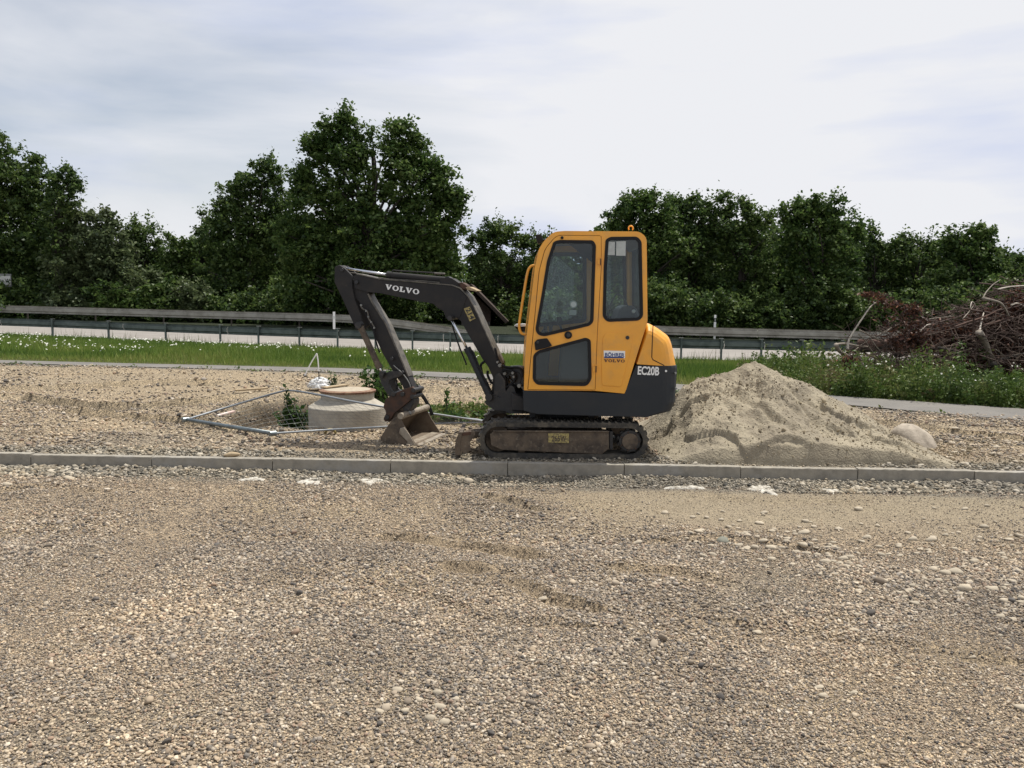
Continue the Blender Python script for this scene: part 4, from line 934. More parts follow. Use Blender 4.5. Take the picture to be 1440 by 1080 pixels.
# swing bracket
swb = empty('swing_bracket', (0, 0, 0), digger)
arm_prism('swing_casting', c6, [(250, 690), (330, 640), (420, 600), (500, 640), (560, 560), (640, 440), (700, 470), (720, 560), (800, 620), (826, 640), (826, 860), (640, 880), (560, 830), (400, 820), (280, 740)], -.05, BW + .06, M['bracket'], swb, r=.02, bevel=.012, ref=0)
arm_prism('bracket_head', c6, [(500, 190), (560, 175), (700, 165), (790, 190), (815, 240), (815, 470), (770, 480), (700, 440), (660, 400), (560, 330), (480, 250)], .02, BW + .02, M['bracket'], swb, r=.03, bevel=.012, ref=0, holes=[[(585, 320), (610, 305), (665, 385), (668, 415), (630, 420), (595, 370)]])
arm_prism('bracket_web', c6, [(470, 240), (560, 330), (570, 440), (640, 440), (690, 430), (680, 560), (560, 580), (480, 500), (440, 380)], .05, BW - .02, M['bracket'], swb, r=.02, bevel=.01, ref=0)
prism('mount_block', [A.px(*c6(*p), .3) for p in ((640, 560), (835, 650), (835, 850), (640, 840))], .28, .75, A, M['bracket'], swb, bevel=.015)
for x, y, r in ((430, 100, .012), (465, 150, .018), (540, 275, .016), (660, 265, .014), (676, 322, .012), (760, 460, .02), (705, 790, .022)):
    p = Bf.px(*c6(x, y), -.03); cyl('pin_head', p[0], p[1], r, -.045, .0, Bf, M['galv'], swb, n=14, bevel=.002)
# hoses
def hose(name, c, pts, e, r, mt, parent, e2=None):
    n = len(pts); P_ = []
    for i, p in enumerate(pts):
        ee = e if e2 is None else e + (e2 - e) * i / (n - 1); a = Bf.px(*c(*p), ee); P_.append(Bf.P(a[0], ee, a[1]))
    l_ = MB(); l_.tube(smooth_path(P_, 5), r, 8); return l_.build(name, mt, parent, True)
hose('hydraulic_hose', c6, [(390, -120), (430, 40), (500, 150), (620, 180), (740, 180), (800, 230), (815, 330)], .0, .012, M['black'], boom)
hose('hydraulic_hose', c6, [(230, 90), (175, 150), (200, 290), (260, 400), (330, 560), (345, 640)], -.02, .013, M['black'], boom)
hose('hydraulic_hose', c6, [(280, 230), (280, 300), (330, 400), (385, 430)], .06, .013, M['black'], boom)
hose('hydraulic_hose', c6, [(560, 330), (640, 280), (740, 250), (790, 330), (770, 430), (700, 470), (690, 600)], .03, .012, M['black'], swb)
hose('hydraulic_hose', c6, [(500, 230), (600, 220), (700, 280), (690, 380), (600, 460), (520, 520), (500, 620)], -.01, .012, M['black'], swb)
hose('hydraulic_pipe', c3, [(150, 120), (230, 128), (300, 150), (330, 166), (380, 158), (460, 168), (700, 182), (880, 200)], .03, .0055, M['lit_edge_pipe'], boom)
hose('hydraulic_pipe', c3, [(190, 150), (260, 140), (320, 172), (420, 165), (640, 184), (880, 204)], .09, .0055, M['lit_edge_pipe'], boom)
hose('hydraulic_pipe', c3, [(880, 200), (950, 214), (1000, 262), (1050, 330), (1100, 440), (1160, 560), (1220, 690), (1250, 790)], .05, .0065, M['lit_edge_pipe'], boom)
hose('hydraulic_pipe', c3, [(880, 194), (960, 206), (1020, 262), (1064, 340), (1120, 440), (1180, 570), (1240, 700)], .12, .0065, M['lit_edge_pipe'], boom)
# rusty guard and loose clamp pieces at the knee
arm_prism('hose_guard', c3, [(930, 198), (975, 190), (1010, 212), (1016, 244), (980, 242), (950, 222)], .02, .13, M['rust'], boom, bevel=.006, ref=.02)
arm_prism('clamp_plate', c3, [(1005, 228), (1030, 222), (1090, 250), (1086, 258), (1020, 246)], .0, .14, M['wood'], boom, bevel=.003, ref=.02)
# boom cylinder
def cylinder(c, p_rod, p_mid, p_end, e, r_rod, r_bar, parent, name, mt):
    a, b_, d = [Bf.px(*c(*p), e) for p in (p_rod, p_mid, p_end)]; ro = empty(name, (0, 0, 0), parent)
    PA, PB, PD = [Bf.P(k[0], e, k[1]) for k in (a, b_, d)]
    l_ = MB(); l_.tube([PA, PB.lerp(PD, .1)], r_rod, 14); l_.build('piston_rod', M['chrome'], ro, True)
    l_ = MB(); dr_ = (PD - PB).normalized()
    l_.tube([PB, PB + dr_ * .05, PB + dr_ * .051, PD], [r_bar * 1.12, r_bar * 1.12, r_bar, r_bar], 18); l_.build('cylinder_barrel', mt, ro)
    for P0, r in ((PA, r_rod * 2), (PD, r_bar * 1.15)):
        l_ = MB(); l_.tube([P0 - Bf.n * r_bar * 1.2, P0 + Bf.n * r_bar * 1.2], r, 16); l_.build('pin_eye', M['bracket'], ro, bevel=.003)
    return ro
cylinder(c3, (895, 450), (1012, 665), (1176, 1020), -.055, .013, .034, boom, 'boom_cylinder', M['dark'])
hose('cylinder_pipe', c3, [(905, 500), (950, 640), (1003, 772), (1000, 780)], -.05, .008, M['black'], boom)
hose('cylinder_pipe', c3, [(1030, 670), (1060, 700), (1100, 800), (1160, 930)], -.10, .008, M['black'], boom)
# arm cylinder on top of the boom
cylinder(c3, (118, 88), (436, 138), (880, 178), .085, .014, .036, boom, 'arm_cylinder', M['boom'])
hose('cylinder_pipe', c3, [(470, 118), (480, 104), (520, 108), (700, 118), (800, 124), (850, 128)], .05, .008, M['boom'], boom)
arm_prism('cylinder_mount', c3, [(820, 160), (900, 160), (960, 200), (962, 240), (880, 218), (810, 206)], .02, .15, M['boom'], boom, r=.01, bevel=.006)
hose('bracket_bar', c3, [(775, 126), (852, 130)], .02, .011, M['lit_edge_pipe'], boom)
# dipper arm
arm = empty('dipper_arm', (0, 0, 0), digger)
AE0, AE1 = .02, .15
arm_prism('arm_box', c3, [(150, 160), (240, 190), (296, 262), (330, 330), (430, 490), (520, 700), (580, 860), (622, 960), (640, 985), (610, 1020), (575, 1000), (540, 930), (480, 840), (400, 700), (336, 560), (240, 340), (160, 250)], AE0, AE1, M['boom'], arm, r=.012, bevel=.008)
for e0, e1 in ((-.012, .018), (.152, .18)):
    arm_prism('head_plate', c3, [(58, 78), (92, 64), (130, 88), (182, 140), (186, 240), (205, 320), (250, 440), (262, 500), (216, 542), (150, 390), (100, 280), (56, 190)], e0, e1, M['boom'], arm, r=.015, bevel=.005, ref=0)
arm_prism('arm_lit_edge', c3, [(300, 270), (330, 330), (430, 490), (520, 700), (590, 870), (582, 874), (510, 704), (420, 496), (318, 334), (290, 276)], AE0 - .004, AE1 + .004, M['lit_edge_pipe'], arm, bevel=.002)  # strip along the arm's upper face, coloured light as if sunlit
for x, y in ((110, 100), (215, 190), (545, 842), (470, 742)):
    p = Bf.px(*c3(x, y), -.01); cyl('pin_head', p[0], p[1], .02, -.025, .0, Bf, M['bracket'], arm, n=16, bevel=.003)
cylinder(c3, (402, 850), (380, 812), (236, 500), -.045, .014, .032, arm, 'bucket_cylinder', M['muddy'])
hose('hydraulic_hose', c3, [(240, 350), (256, 380), (290, 400), (300, 450), (320, 480), (345, 520)], -.02, .008, M['lit_edge_pipe'], arm)
hose('hydraulic_hose', c3, [(262, 384), (290, 440), (310, 470), (330, 520), (360, 640), (380, 700)], -.01, .009, M['black'], arm)
for x, y in ((246, 356), (282, 398), (298, 440), (318, 478), (340, 520)):
    p = Bf.px(*c3(x, y), -.03); cyl('hose_fitting', p[0], p[1], .010, -.035, -.015, Bf, M['galv'], arm, n=8, bevel=.001)
hose('grease_line', c3, [(480, 790), (545, 850), (590, 910), (604, 960), (598, 1040)], -.012, .006, M['galv'], arm)
# linkage
lk = empty('bucket_linkage', (0, 0, 0), digger)
for e0, e1 in ((-.02, .01), (.16, .19)):
    arm_prism('link_lever', c4, [(300, 165), (330, 140), (400, 118), (470, 122), (470, 160), (420, 172), (378, 190), (372, 220), (390, 262), (420, 290), (470, 300), (440, 330), (380, 320), (345, 270), (318, 220)], e0, e1, M['bracket'], lk, r=.012, bevel=.005, ref=0)
    arm_prism('push_link', c4, [(335, 400), (350, 340), (410, 300), (500, 258), (560, 240), (586, 268), (576, 310), (540, 350), (480, 400), (420, 450), (390, 500), (350, 515), (335, 490), (360, 440)], e0 - .012, e1 + .012, M['rust'] if e0 < 0 else M['bracket'], lk, r=.015, bevel=.006, ref=0)
arm_prism('quick_hitch', c4, [(345, 400), (420, 360), (500, 330), (560, 340), (560, 380), (540, 420), (500, 450), (450, 470), (400, 500), (350, 505), (335, 480), (365, 440)], .0, .18, M['bracket'], lk, r=.015, bevel=.01, ref=0)
for x, y in ((318, 158), (462, 140), (408, 300), (566, 270), (556, 320), (360, 480), (480, 300)):
    p = Bf.px(*c4(x, y), -.03); cyl('pin_head', p[0], p[1], .024, -.05, .2, Bf, M['bracket'], lk, n=16, bevel=.003)
hose('steering_rod', c4, [(432, 190), (436, 260)], .08, .008, M['black'], lk)
hose('stub_pipe', c4, [(500, 400), (545, 460)], .02, .014, M['galv'], lk)
# bucket: near plane slightly in front of the arm
bk = empty('bucket', (0, 0, 0), digger)
E0, E1 = -.16, .60
prof = qb(cb, [(300, 458), (290, 466), (230, 500), (185, 560), (130, 650), (105, 690), (110, 720), (180, 765), (300, 790), (400, 802), (470, 778)], E0)   # from upper lip round the back to the cutting edge
prof = [(a, max(z, GZ + .02)) for a, z in prof]
pl = rnd(prof, .02)[6:-6]; pl = [prof[0]] + pl + [prof[-1]]
inn = inset(prof, .014)
lip = prof[-1]; up0 = prof[0]
mid = ((lip[0] + up0[0]) / 2 - .05, (lip[1] + up0[1]) / 2)
side = prof + [qb(cb, [(430, 700)], E0)[0], qb(cb, [(360, 590)], E0)[0], qb(cb, [(330, 530)], E0)[0]]
prism('side_plate', side, E0, E0 + .014, Bf, M['muddy'], bk, bevel=.004)
prism('side_plate', side, E1 - .014, E1, Bf, M['bucketin'], bk, bevel=.004)
# curved shell between the side plates
P_ = [Vector(p) for p in prof]; innp = []
for i, p in enumerate(P_):
    d = (P_[min(i + 1, len(P_) - 1)] - P_[max(i - 1, 0)]).normalized(); innp.append(p + Vector((-d.y, d.x)) * .014)
prism('shell', [tuple(p) for p in P_] + [tuple(p) for p in reversed(innp)], E0 + .014, E1 - .014, Bf, M['bucketin'], bk, bevel=0)
u_ = up0
l_ = MB(); l_.tube([Bf.P(u_[0] + .012, E0 - .005, u_[1] - .012), Bf.P(u_[0] + .012, E1 + .005, u_[1] - .012)], .034, 14); l_.build('upper_lip', M['edge'], bk, bevel=.004)
cp = [(lip[0] + .055, max(lip[1] - .012, GZ + .006)), (lip[0] + .05, max(lip[1] + .004, GZ + .02)), (lip[0] - .10, lip[1] + .022), (lip[0] - .10, lip[1] - .004)]
prism('cutting_edge', cp, E0 - .004, E1 + .004, Bf, M['edge'], bk, bevel=.002)
sc = [qb(cb, [p], E0)[0] for p in ((310, 590), (350, 580), (400, 650), (470, 770), (420, 790), (380, 720), (300, 640))]
prism('side_cutter', sc, E0 - .012, E0 + .002, Bf, M['edge'], bk, bevel=.004)
for e0 in (.0, .16):
    arm_prism('bucket_ear', cb, [(150, 380), (200, 350), (330, 380), (360, 420), (320, 470), (240, 520), (180, 530), (170, 470)], e0, e0 + .022, M['muddy'], bk, r=.02, bevel=.004, ref=0)
#PART3
# ------------------------------------------------------------------ sand pile
ridge_px = [(880, 640), (900, 612), (925, 588), (945, 566), (962, 546), (985, 533), (1005, 528), (1022, 524), (1035, 520), (1048, 513), (1062, 510), (1074, 514), (1088, 522), (1102, 529), (1124, 535), (1140, 541), (1150, 549), (1175, 562), (1208, 573), (1216, 581), (1232, 592), (1255, 608), (1280, 627), (1310, 643), (1335, 652)]
RY = 9.0
rg = [atY(u, v, RY) for u, v in ridge_px]; rgz = lin([(p.x, max(0, p.z - GZ)) for p in rg])
X0, X1 = rg[0].x - .25, rg[-1].x + .35
xs = np.linspace(X0, X1, 420); ys = np.linspace(7.56, 10.6, 320); PX, PY = np.meshgrid(xs, ys)
H = rgz(PX); kf = Ky(PX) + .10
n_lo = fbm(PX * 1.4, PY * 1.6, 61, 3); n_mid = fbm(PX * 4.5, PY * 4.5, 62, 4); n_hi = fbm(PX * 17, PY * 17, 63, 3)
foot = kf + .05 + .10 * (1 + n_lo) + .5 * sstep(.75, 0, H / .8) * 0
tf = np.clip((PY - foot) / np.maximum(RY - foot, .05), 0, 1); tbk = np.clip((PY - RY) / 1.25, 0, 1)
front = np.clip(tf * 1.0, 0, 1); sh = np.where(PY < RY, .20 * np.minimum(1, tf * 22) * sstep(0, .25, H) * (.5 + .5 * sstep(.0, .5, H)) + (1 - .20) * tf ** (.85 + .35 * n_lo), 1 - tbk ** 1.2)
Z = H * np.clip(sh, 0, 1)
edge = np.clip(Z / .25, 0, 1)
crest = 1 - np.clip(np.abs(PY - RY) / .35, 0, 1)
# gullies and slumps on the face, coarse clods near the top left
gul = np.abs(fbm(PX * 2.6 + PY * 1.2, PY * 1.1, 65, 3))
Z = Z - .08 * (1 - sstep(0, .3, gul)) * edge * (1 - crest) * sstep(.05, .3, tf)
rdg = .6 - np.abs(fbm(PX * 2.2 - PY * .8, PY * 1.5, 69, 4)) * 2.4
Z = Z + .09 * np.clip(rdg, 0, 1) * edge * (1 - crest) * tf + (n_lo * .05 + n_mid * .050) * edge * (1 - .6 * crest) + n_mid * .012 * edge * crest
rough_top = np.clip(sstep(.1, .6, fbm(PX * 1.1, PY * 1.3, 66, 3) + .5 * sstep(.4, .8, Z)), 0, 1)
n_vh = fbm(PX * 38, PY * 38, 64, 2)
Z = Z + (np.maximum(n_hi, -.1) * (.016 + .035 * rough_top) + n_vh * (.009 + .014 * rough_top)) * edge
cl_ = fbm(PX * 9, PY * 9, 67, 2); Z = Z + .035 * sstep(.25, .5, cl_) * edge * rough_top
# terraces where the shovel cut
Z = Z - .07 * sstep(.0, .04, fbm(PX * 1.9, PY * 2.2, 68, 2)) * edge * (1 - crest)
Zw = zg(PX, PY) * 0 + GZ - .03 + np.maximum(Z, 0) + .03 * sstep(0, .05, Z)
ii = np.arange(PX.size).reshape(PX.shape); FS = np.stack([ii[:-1, :-1], ii[:-1, 1:], ii[1:, 1:], ii[1:, :-1]], -1).reshape(-1, 4)
M['sand'] = mat('damp_and_dry_sand', (.315, .272, .195), .95, c2=(.235, .20, .145), scale=2.6, lo=.44, hi=.58, bump=.016, bscale=55, c3=(.17, .145, .105), scale3=26, lo3=.64, hi3=.8)
sand = npmesh('sand_pile', np.stack([PX, PY, Zw], -1).reshape(-1, 3), FS, M['sand'], None, True)
tag(sand, 'heaped pile of beige sand behind the kerb, right of the digger', 'sand pile')
for _ in range(0): pass
# clods lying on and around the pile
rk = rock_mesh('clod', 33, M['sand'], 1, .4); rk.polygons.foreach_set('use_smooth', [False] * len(rk.polygons)); cvb = 0
def zpile(x, y):
    i = int(np.clip(round((x - X0) / (X1 - X0) * 419), 0, 419)); j = int(np.clip(round((y - 7.56) / (10.6 - 7.56) * 319), 0, 319)); return float(Zw[j, i])
for _ in range(140):
    x = random.uniform(X0 + .3, X1 - .3); y = random.uniform(7.9, 9.1); r = random.uniform(.007, .019)
    if zpile(x, y) < GZ + .02: continue
    o = link('clod', rk, None, sand, (x, y, zpile(x, y) + r * .2)); o.scale = (r, r * .8, r * .7); o.rotation_euler = (random.uniform(0, 6), random.uniform(0, 6), random.uniform(0, 6))
# loose crumbs of sand over the pile and its edges
M['crumb'] = pebmat('sand_crumbs', [(.30, .262, .19), (.25, .215, .155), (.34, .30, .22), (.20, .17, .125), (.28, .24, .17), (.40, .35, .26)])
n = 15000; X = RNG.uniform(X0 - .15, X1 + .35, n); Y = RNG.uniform(7.6, 9.3, n)
ii_ = np.clip(((X - X0) / (X1 - X0) * 419).round().astype(int), 0, 419); jj_ = np.clip(((Y - 7.56) / 3.04 * 319).round().astype(int), 0, 319); zz = Zw[jj_, ii_]
keep = RNG.random(n) < np.where(zz < GZ + .03, .35, .25 + .75 * rough_top[jj_, ii_]); X, Y, zz = X[keep], Y[keep], np.maximum(zz[keep], GZ + .004); n = len(X)
r = .0055 * np.exp(RNG.normal(0, .5, n)); me = bpy.data.meshes.new('sand_crumbs'); me.vertices.add(n); me.vertices.foreach_set('co', np.stack([X, Y, zz + r * .3], -1).astype(np.float32).ravel())
for an, d in (('scl', np.stack([r, r * .8, r * .75], -1)), ('rot', RNG.uniform(0, 6.28, (n, 3)))):
    a = me.attributes.new(an, 'FLOAT_VECTOR', 'POINT'); a.data.foreach_set('vector', d.astype(np.float32).ravel())
me.update(); o = bpy.data.objects.new('sand_crumbs', me); COL.objects.link(o); md = o.modifiers.new('instances', 'NODES'); md.node_group = pebble_group('crumbs', M['crumb'], 1)
tag(o, 'loose crumbs of sand strewn over the pile and its edges', 'sand', kind='stuff')
# boulder beside the pile
M['sandstone'] = mat('pale_sandstone', (.40, .345, .275), .85, c2=(.27, .23, .18), scale=7, lo=.42, hi=.62, bump=.006, bscale=35, c3=(.20, .175, .14), scale3=22, lo3=.58, hi3=.75)
bm = bmesh.new(); bmesh.ops.create_icosphere(bm, subdivisions=4, radius=1)
for v in bm.verts:
    c = v.co; k = 1 + .06 * math.sin(c.x * 2.5 + 1) * math.sin(c.y * 3) + .04 * math.sin(c.z * 4 + c.x * 2) + .05 * float(fbm(np.array([c.x * 2.5 + c.z]), np.array([c.y * 2.5 + c.z * 2]), 151, 4)[0])
    v.co = Vector((c.x * .27, c.y * .2, c.z * .14)) * k
me = bpy.data.meshes.new('boulder'); bm.to_mesh(me); bm.free(); me.polygons.foreach_set('use_smooth', [True] * len(me.polygons))
pb = atZ(1286, 622, GZ + .04); o = link('boulder', me, M['sandstone']); o.location = (pb.x, pb.y, pb.z + .005); o.rotation_euler = (math.radians(28), math.radians(30), math.radians(-12))
tag(o, 'smooth pale sandstone boulder half buried at the right foot of the sand pile', 'boulder')
def clamp_z(p, dz=0): return Vector((p.x, p.y, zg1(p.x, p.y) + dz))

# ------------------------------------------------------------------ concrete shaft cone with its cover ring
mh = empty('manhole_shaft', (MH.x, MH.y, GZ)); tag(mh, 'pale concrete manhole shaft cone standing out of the gravel, left of the bucket', 'manhole')
def lathe(name, prof, mt, parent, n=48, smooth=False, bevel=0):
    V = []; Fc = []; m = len(prof)
    for i in range(n):
        a = 2 * PI * i / n
        for r, z in prof: V.append((MH.x + r * math.cos(a), MH.y + r * math.sin(a), z))
    for i in range(n):
        j = (i + 1) % n
        for k in range(m - 1): Fc.append((i * m + k, j * m + k, j * m + k + 1, i * m + k + 1))
    o = wmesh(name, V, Fc, mt, parent)
    if bevel: bev(o, bevel)
    return o
lathe('shaft_wall', [(0, -.1), (.455, -.1), (.46, .335), (.455, .345), (.32, .428), (.0, .428)], M['concrete'], mh, bevel=.004)
lathe('cover_ring', [(.22, .42), (.312, .42), (.315, .515), (.22, .515)], M['concrete'], mh, bevel=.004)
lathe('rust_ring', [(.2, .515), (.33, .513), (.335, .535), (.3, .545), (.2, .545)], M['rim'], mh)
M['sandlid'] = mat('sand_on_lid', (.42, .365, .275), .9, c2=(.33, .28, .21), scale=20)
lathe('cover_plate', [(0, .548), (.27, .546), (.28, .54), (0, .54)], M['sandlid'], mh)
def board(u0, v0, u1, v1, z0, z1, wdt, th, mt, name, lb, cat):
    a = atZ(u0, v0, z0); b_ = atZ(u1, v1, z1); d = (b_ - a); L_ = d.length; d.normalize(); s_ = d.cross(Vector((0, 0, 1))).normalized(); up = s_.cross(d)
    mid = (a + b_) / 2; mb = MB(); V = []
    for t_ in (-L_ / 2, L_ / 2):
        for s2 in (-wdt / 2, wdt / 2):
            for h in (0, th): V.append(mid + d * t_ + s_ * s2 + up * h)
    mb.add(V, [(0, 1, 3, 2), (4, 6, 7, 5), (0, 4, 5, 1), (2, 3, 7, 6), (0, 2, 6, 4), (1, 5, 7, 3)])
    o = mb.build(name, mt, None, loc=mid, bevel=.002); tag(o, lb, cat); return o
board(455, 546, 488, 541.5, .553, .56, .09, .014, M['wood'], 'wooden_board', 'short light board lying across the concrete shaft cover', 'board')
board(331, 550, 376, 547, GZ + .05, GZ + .06, .10, .025, M['wood'], 'wooden_board', 'weathered board lying on gravel beyond the left fence corner', 'board')
board(294, 588.5, 329, 579.5, GZ + .03, GZ + .05, .05, .02, M['lath'], 'marking_lath', 'pale red and white lath inside the left fence corner', 'lath')
board(392, 585, 412, 562, .0, .1, .03, .02, M['bark'], 'wooden_stake', 'dark stake leaning in the pit beside the fence mesh', 'stake') if False else None
# crumpled white sheet with its bent white lath
pbg = atZ(446, 547, GZ + .03); bm = bmesh.new(); bmesh.ops.create_icosphere(bm, subdivisions=4, radius=1)
for v in bm.verts:
    c = v.co.copy(); f = float(fbm(np.array([c.x * 2.2 + 5]), np.array([c.y * 2.2 + c.z * 2]), 71, 3)[0]); ridge = 1 - abs(f) * 1.1
    v.co = Vector((c.x * .20, c.y * .18, max(c.z, -.1) * .15)) * (.65 + .45 * ridge)
me = bpy.data.meshes.new('plastic_sheet'); bm.to_mesh(me); bm.free()
o = link('plastic_sheet', me, M['plastic_bag']); o.location = (pbg.x + .02, pbg.y + .1, GZ + .06); tag(o, 'crumpled white plastic bag left behind the concrete shaft', 'plastic bag')
l_ = MB(); YB = pbg.y + .02; pp = [atY(u, v, YB) for u, v in ((428.5, 528), (437, 511), (445.5, 497), (447.3, 508), (448.3, 522))]
l_.tube(pp[:3], .011, 6); l_.tube(pp[2:], .011, 6); o = l_.build('bent_lath', M['white'], None, loc=pp[2])
tag(o, 'thin white rod bent double, sticking up out of the plastic bag', 'rod')
l_ = MB(); l_.tube([atY(448.3, 522, YB), atY(449, 544, YB)], .009, 6); l2 = l_.build('rod_foot', M['bracket'], o)
# ------------------------------------------------------------------ fence panel lying over the pit
fa, fb, fc = atZ(262, 590, .19), atZ(384, 609.5, .19), atZ(689, 593.8, .15)
fence = empty('fence_panel', (fb.x, fb.y, GZ)); tag(fence, 'galvanised mesh fence panel lying bent over the pit and the concrete shaft', 'fence panel')
side_far = smooth_path([fa, atY(330, 569.5, 9.9), atY(392, 551.5, 9.95), atY(412, 549.5, 9.85), atY(450, 555.5, 9.3), atY(490, 563.5, 9.15), atY(545, 573, 9.1), atY(606, 581.5, 9.35), fc], 6)
side_near = smooth_path([fb, atY(460, 604.5, 8.98), atY(545, 600, 9.02), atY(616, 595.8, 9.4), fc], 6)
l_ = MB(); l_.tube(side_far, .0125, 8); l_.build('long_tube', M['tubesteel'], fence, True)
l_ = MB(); l_.tube(side_near, .0115, 8); l_.build('long_tube', M['tubesteel'], fence, True)
M['tubedark'] = mat('fence_post_steel', (.20, .24, .25), .4, .6, c2=(.14, .16, .17), scale=12)
l_ = MB(); l_.tube([fa + (fa - fb) * .05, fb + (fb - fa) * .01], .022, 10); l_.build('end_post', M['tubedark'], fence, True)
l_ = MB(); l_.tube([atY(639, 587, 9.75), atY(671, 590, 9.75), fc], .012, 8); l_.build('end_post', M['tubesteel'], fence, True)
for f_ in (fa, fb):
    l_ = MB(); l_.tube([f_ - Vector((.03, .03, 0)), f_ + Vector((.02, .02, .0))], .028, 10); l_.build('tube_cap', M['tubedark'], fence)
# mesh wires: each a thin round wire
def at_len(path, t_):
    ls = [0]; 
    for a, b_ in zip(path[:-1], path[1:]): ls.append(ls[-1] + (b_ - a).length)
    s_ = t_ * ls[-1]
    for i in range(len(path) - 1):
        if s_ <= ls[i + 1] + 1e-9: return path[i].lerp(path[i + 1], (s_ - ls[i]) / max(ls[i + 1] - ls[i], 1e-9))
    return path[-1]
nw = 34
for i in range(1, nw):
    t_ = i / nw; a = at_len(side_near, t_); b_ = at_len(side_far, min(1, .18 + .82 * t_)); l_ = MB()
    mid = (a + b_) / 2 - Vector((0, 0, .02)); l_.tube([a, mid, b_], .0012, 4, False); l_.build('mesh_wire', M['wire'], fence)
for i in range(1, 9):
    k = i / 9; P_ = []
    for j in range(0, 15):
        t_ = j / 14; a = at_len(side_near, t_); b_ = at_len(side_far, min(1, .18 + .82 * t_)); st_ = (fb.lerp(fa, k)); p = a.lerp(b_, k)
        P_.append(p - Vector((0, 0, .02 * math.sin(k * PI))))
    l_ = MB(); l_.tube([fb.lerp(fa, k)] + P_, .0012, 4, False); l_.build('mesh_wire', M['wire'], fence)
# dark bent bar leaning by the bucket
l_ = MB(); pp = [atY(u, v, 9.3) for u, v in ((587, 545), (591.5, 553), (598, 562), (604, 573), (608, 584))]
for i in range(len(pp) - 1): l_.tube([pp[i], pp[i + 1]], .022, 6)
o = l_.build('bent_bar', M['black'], None, loc=pp[-1]); tag(o, 'dark bent flat bar sticking up just right of the bucket', 'bar')
l_ = MB(); pp = [atZ(u, v, GZ + z) for u, v, z in ((457, 609, .01), (460, 605, .05), (465, 603.5, .06), (470, 606, .04), (472, 609, .01))]
l_.tube(smooth_path(pp, 3), .014, 8); o = l_.build('pipe_scrap', M['decal'], None, True, loc=pp[2]); tag(o, 'curved yellow plastic scrap below the concrete shaft', 'plastic scrap')
pk = atZ(322, 643, .12); o = link('clod', rock_mesh('kerb_clod', 5, M['wood'], 2, .3), None, None, (pk.x, pk.y + .05, .135)); o.scale = (.075, .04, .022); tag(o, 'brown clod of soil lying on top of the left kerb', 'clod')

# ------------------------------------------------------------------ guardrails
def rail_path(pts, n=5): return smooth_path([atY(*p) for p in pts], n)
def wbeam(path, hgt, off, mt, parent, n_seg, name='rail_beam'):
    """folded steel beam; path is the top line. Split into beams end to end"""
    prof = [(0, 0), (.035, -.06), (.035, -.20), (0, -.30), (0, -.42), (0.0, -.58), (0, -.70), (.035, -.80), (.035, -.94), (0, -1.0)]
    prof = [(d * 1.6, z * hgt) for d, z in prof]
    prof = prof + [(d - .008, z) for d, z in reversed(prof)]
    m = len(prof); segs = [path[i:i + n_seg + 1] for i in range(0, len(path) - 1, n_seg)]
    for si, sg in enumerate(segs):
        if len(sg) < 2: continue
        V = []; Fc = []
        for i, p in enumerate(sg):
            d = (sg[min(i + 1, len(sg) - 1)] - sg[max(i - 1, 0)]); d.z = 0; d.normalize(); nn = Vector((-d.y, d.x, 0)) * (1 if off > 0 else -1)
            e = d * (.01 if i == 0 and si else 0)
            for a, z in prof: V.append(p + nn * (a + abs(off) * 0) + Vector((0, 0, z)) + e + nn * (.006 * (si % 2)))
        for i in range(len(sg) - 1):
            for k in range(m): Fc.append((i * m + k, i * m + (k + 1) % m, (i + 1) * m + (k + 1) % m, (i + 1) * m + k))
        Fc.append(tuple(range(m))); Fc.append(tuple((len(sg) - 1) * m + k for k in range(m))[::-1])
        mb = MB(); mb.add(V, Fc); mb.build(name, mt, parent)
def interp_path(path, X):
    xs_ = [p.x for p in path]; return Vector((X, float(np.interp(X, xs_, [p.y for p in path])), float(np.interp(X, xs_, [p.z for p in path]))))
def post_at(path, u, parent, mt, hgt, cap=True, back=.0, wd=.055, zbot=None):
    # find where the ray at column u meets the rail line
    best = min(path, key=lambda p: abs((p - CAMP).dot(RT) / (p - CAMP).dot(fw) * F + 720 - u)); i = path.index(best)
    for k in range(12):
        pass
    lo = max(i - 1, 0); hi = min(i + 1, len(path) - 1); P_ = best; bd = 1e9
    for a_, b_ in ((path[lo], best), (best, path[hi])):
        for k in range(21):
            p = a_.lerp(b_, k / 20); d = abs((p - CAMP).dot(RT) / (p - CAMP).dot(fw) * F + 720 - u)
            if d < bd: bd = d; P_ = p
    P_ = P_ + Vector((0, -back, 0)); zb2 = zg1(P_.x, P_.y) - .1 if zbot is None else zbot; mb = MB()
    # sigma-like folded post
    w2 = wd / 2; mb.box((P_.x - w2, P_.y - .09, zb2), (P_.x + w2, P_.y - .082, P_.z + .015)); mb.box((P_.x - w2, P_.y - .082, zb2), (P_.x - w2 + .008, P_.y + .0, P_.z + .015)); mb.box((P_.x + w2 - .008, P_.y - .082, zb2), (P_.x + w2, P_.y, P_.z + .015))
    o = mb.build('post', mt, parent)
    if cap:
        mb = MB(); mb.box((P_.x - w2 - .045, P_.y - .07, P_.z + .018), (P_.x + w2 + .045, P_.y + .05, P_.z + .034)); mb.build('cap_plate', M['galv'], o)
    return P_
g1 = empty('guardrail', (0, float(rfY(0)), float(rfZ(0)))); tag(g1, 'near dull green steel guardrail with closely set posts along the verge', 'guardrail')
fp = rail_path(RFp, 12); wbeam(fp, .33, 1, M['greenrail'], g1, 4)
for u in (-82, -4, 74, 153, 233, 310, 364, 421, 475, 528, 580, 633, 687, 741, 795, 850, 904, 958, 1014, 1071, 1128, 1186, 1245, 1305, 1366, 1430, 1490):
    post_at(fp, u, g1, M['greenrail'], .75)
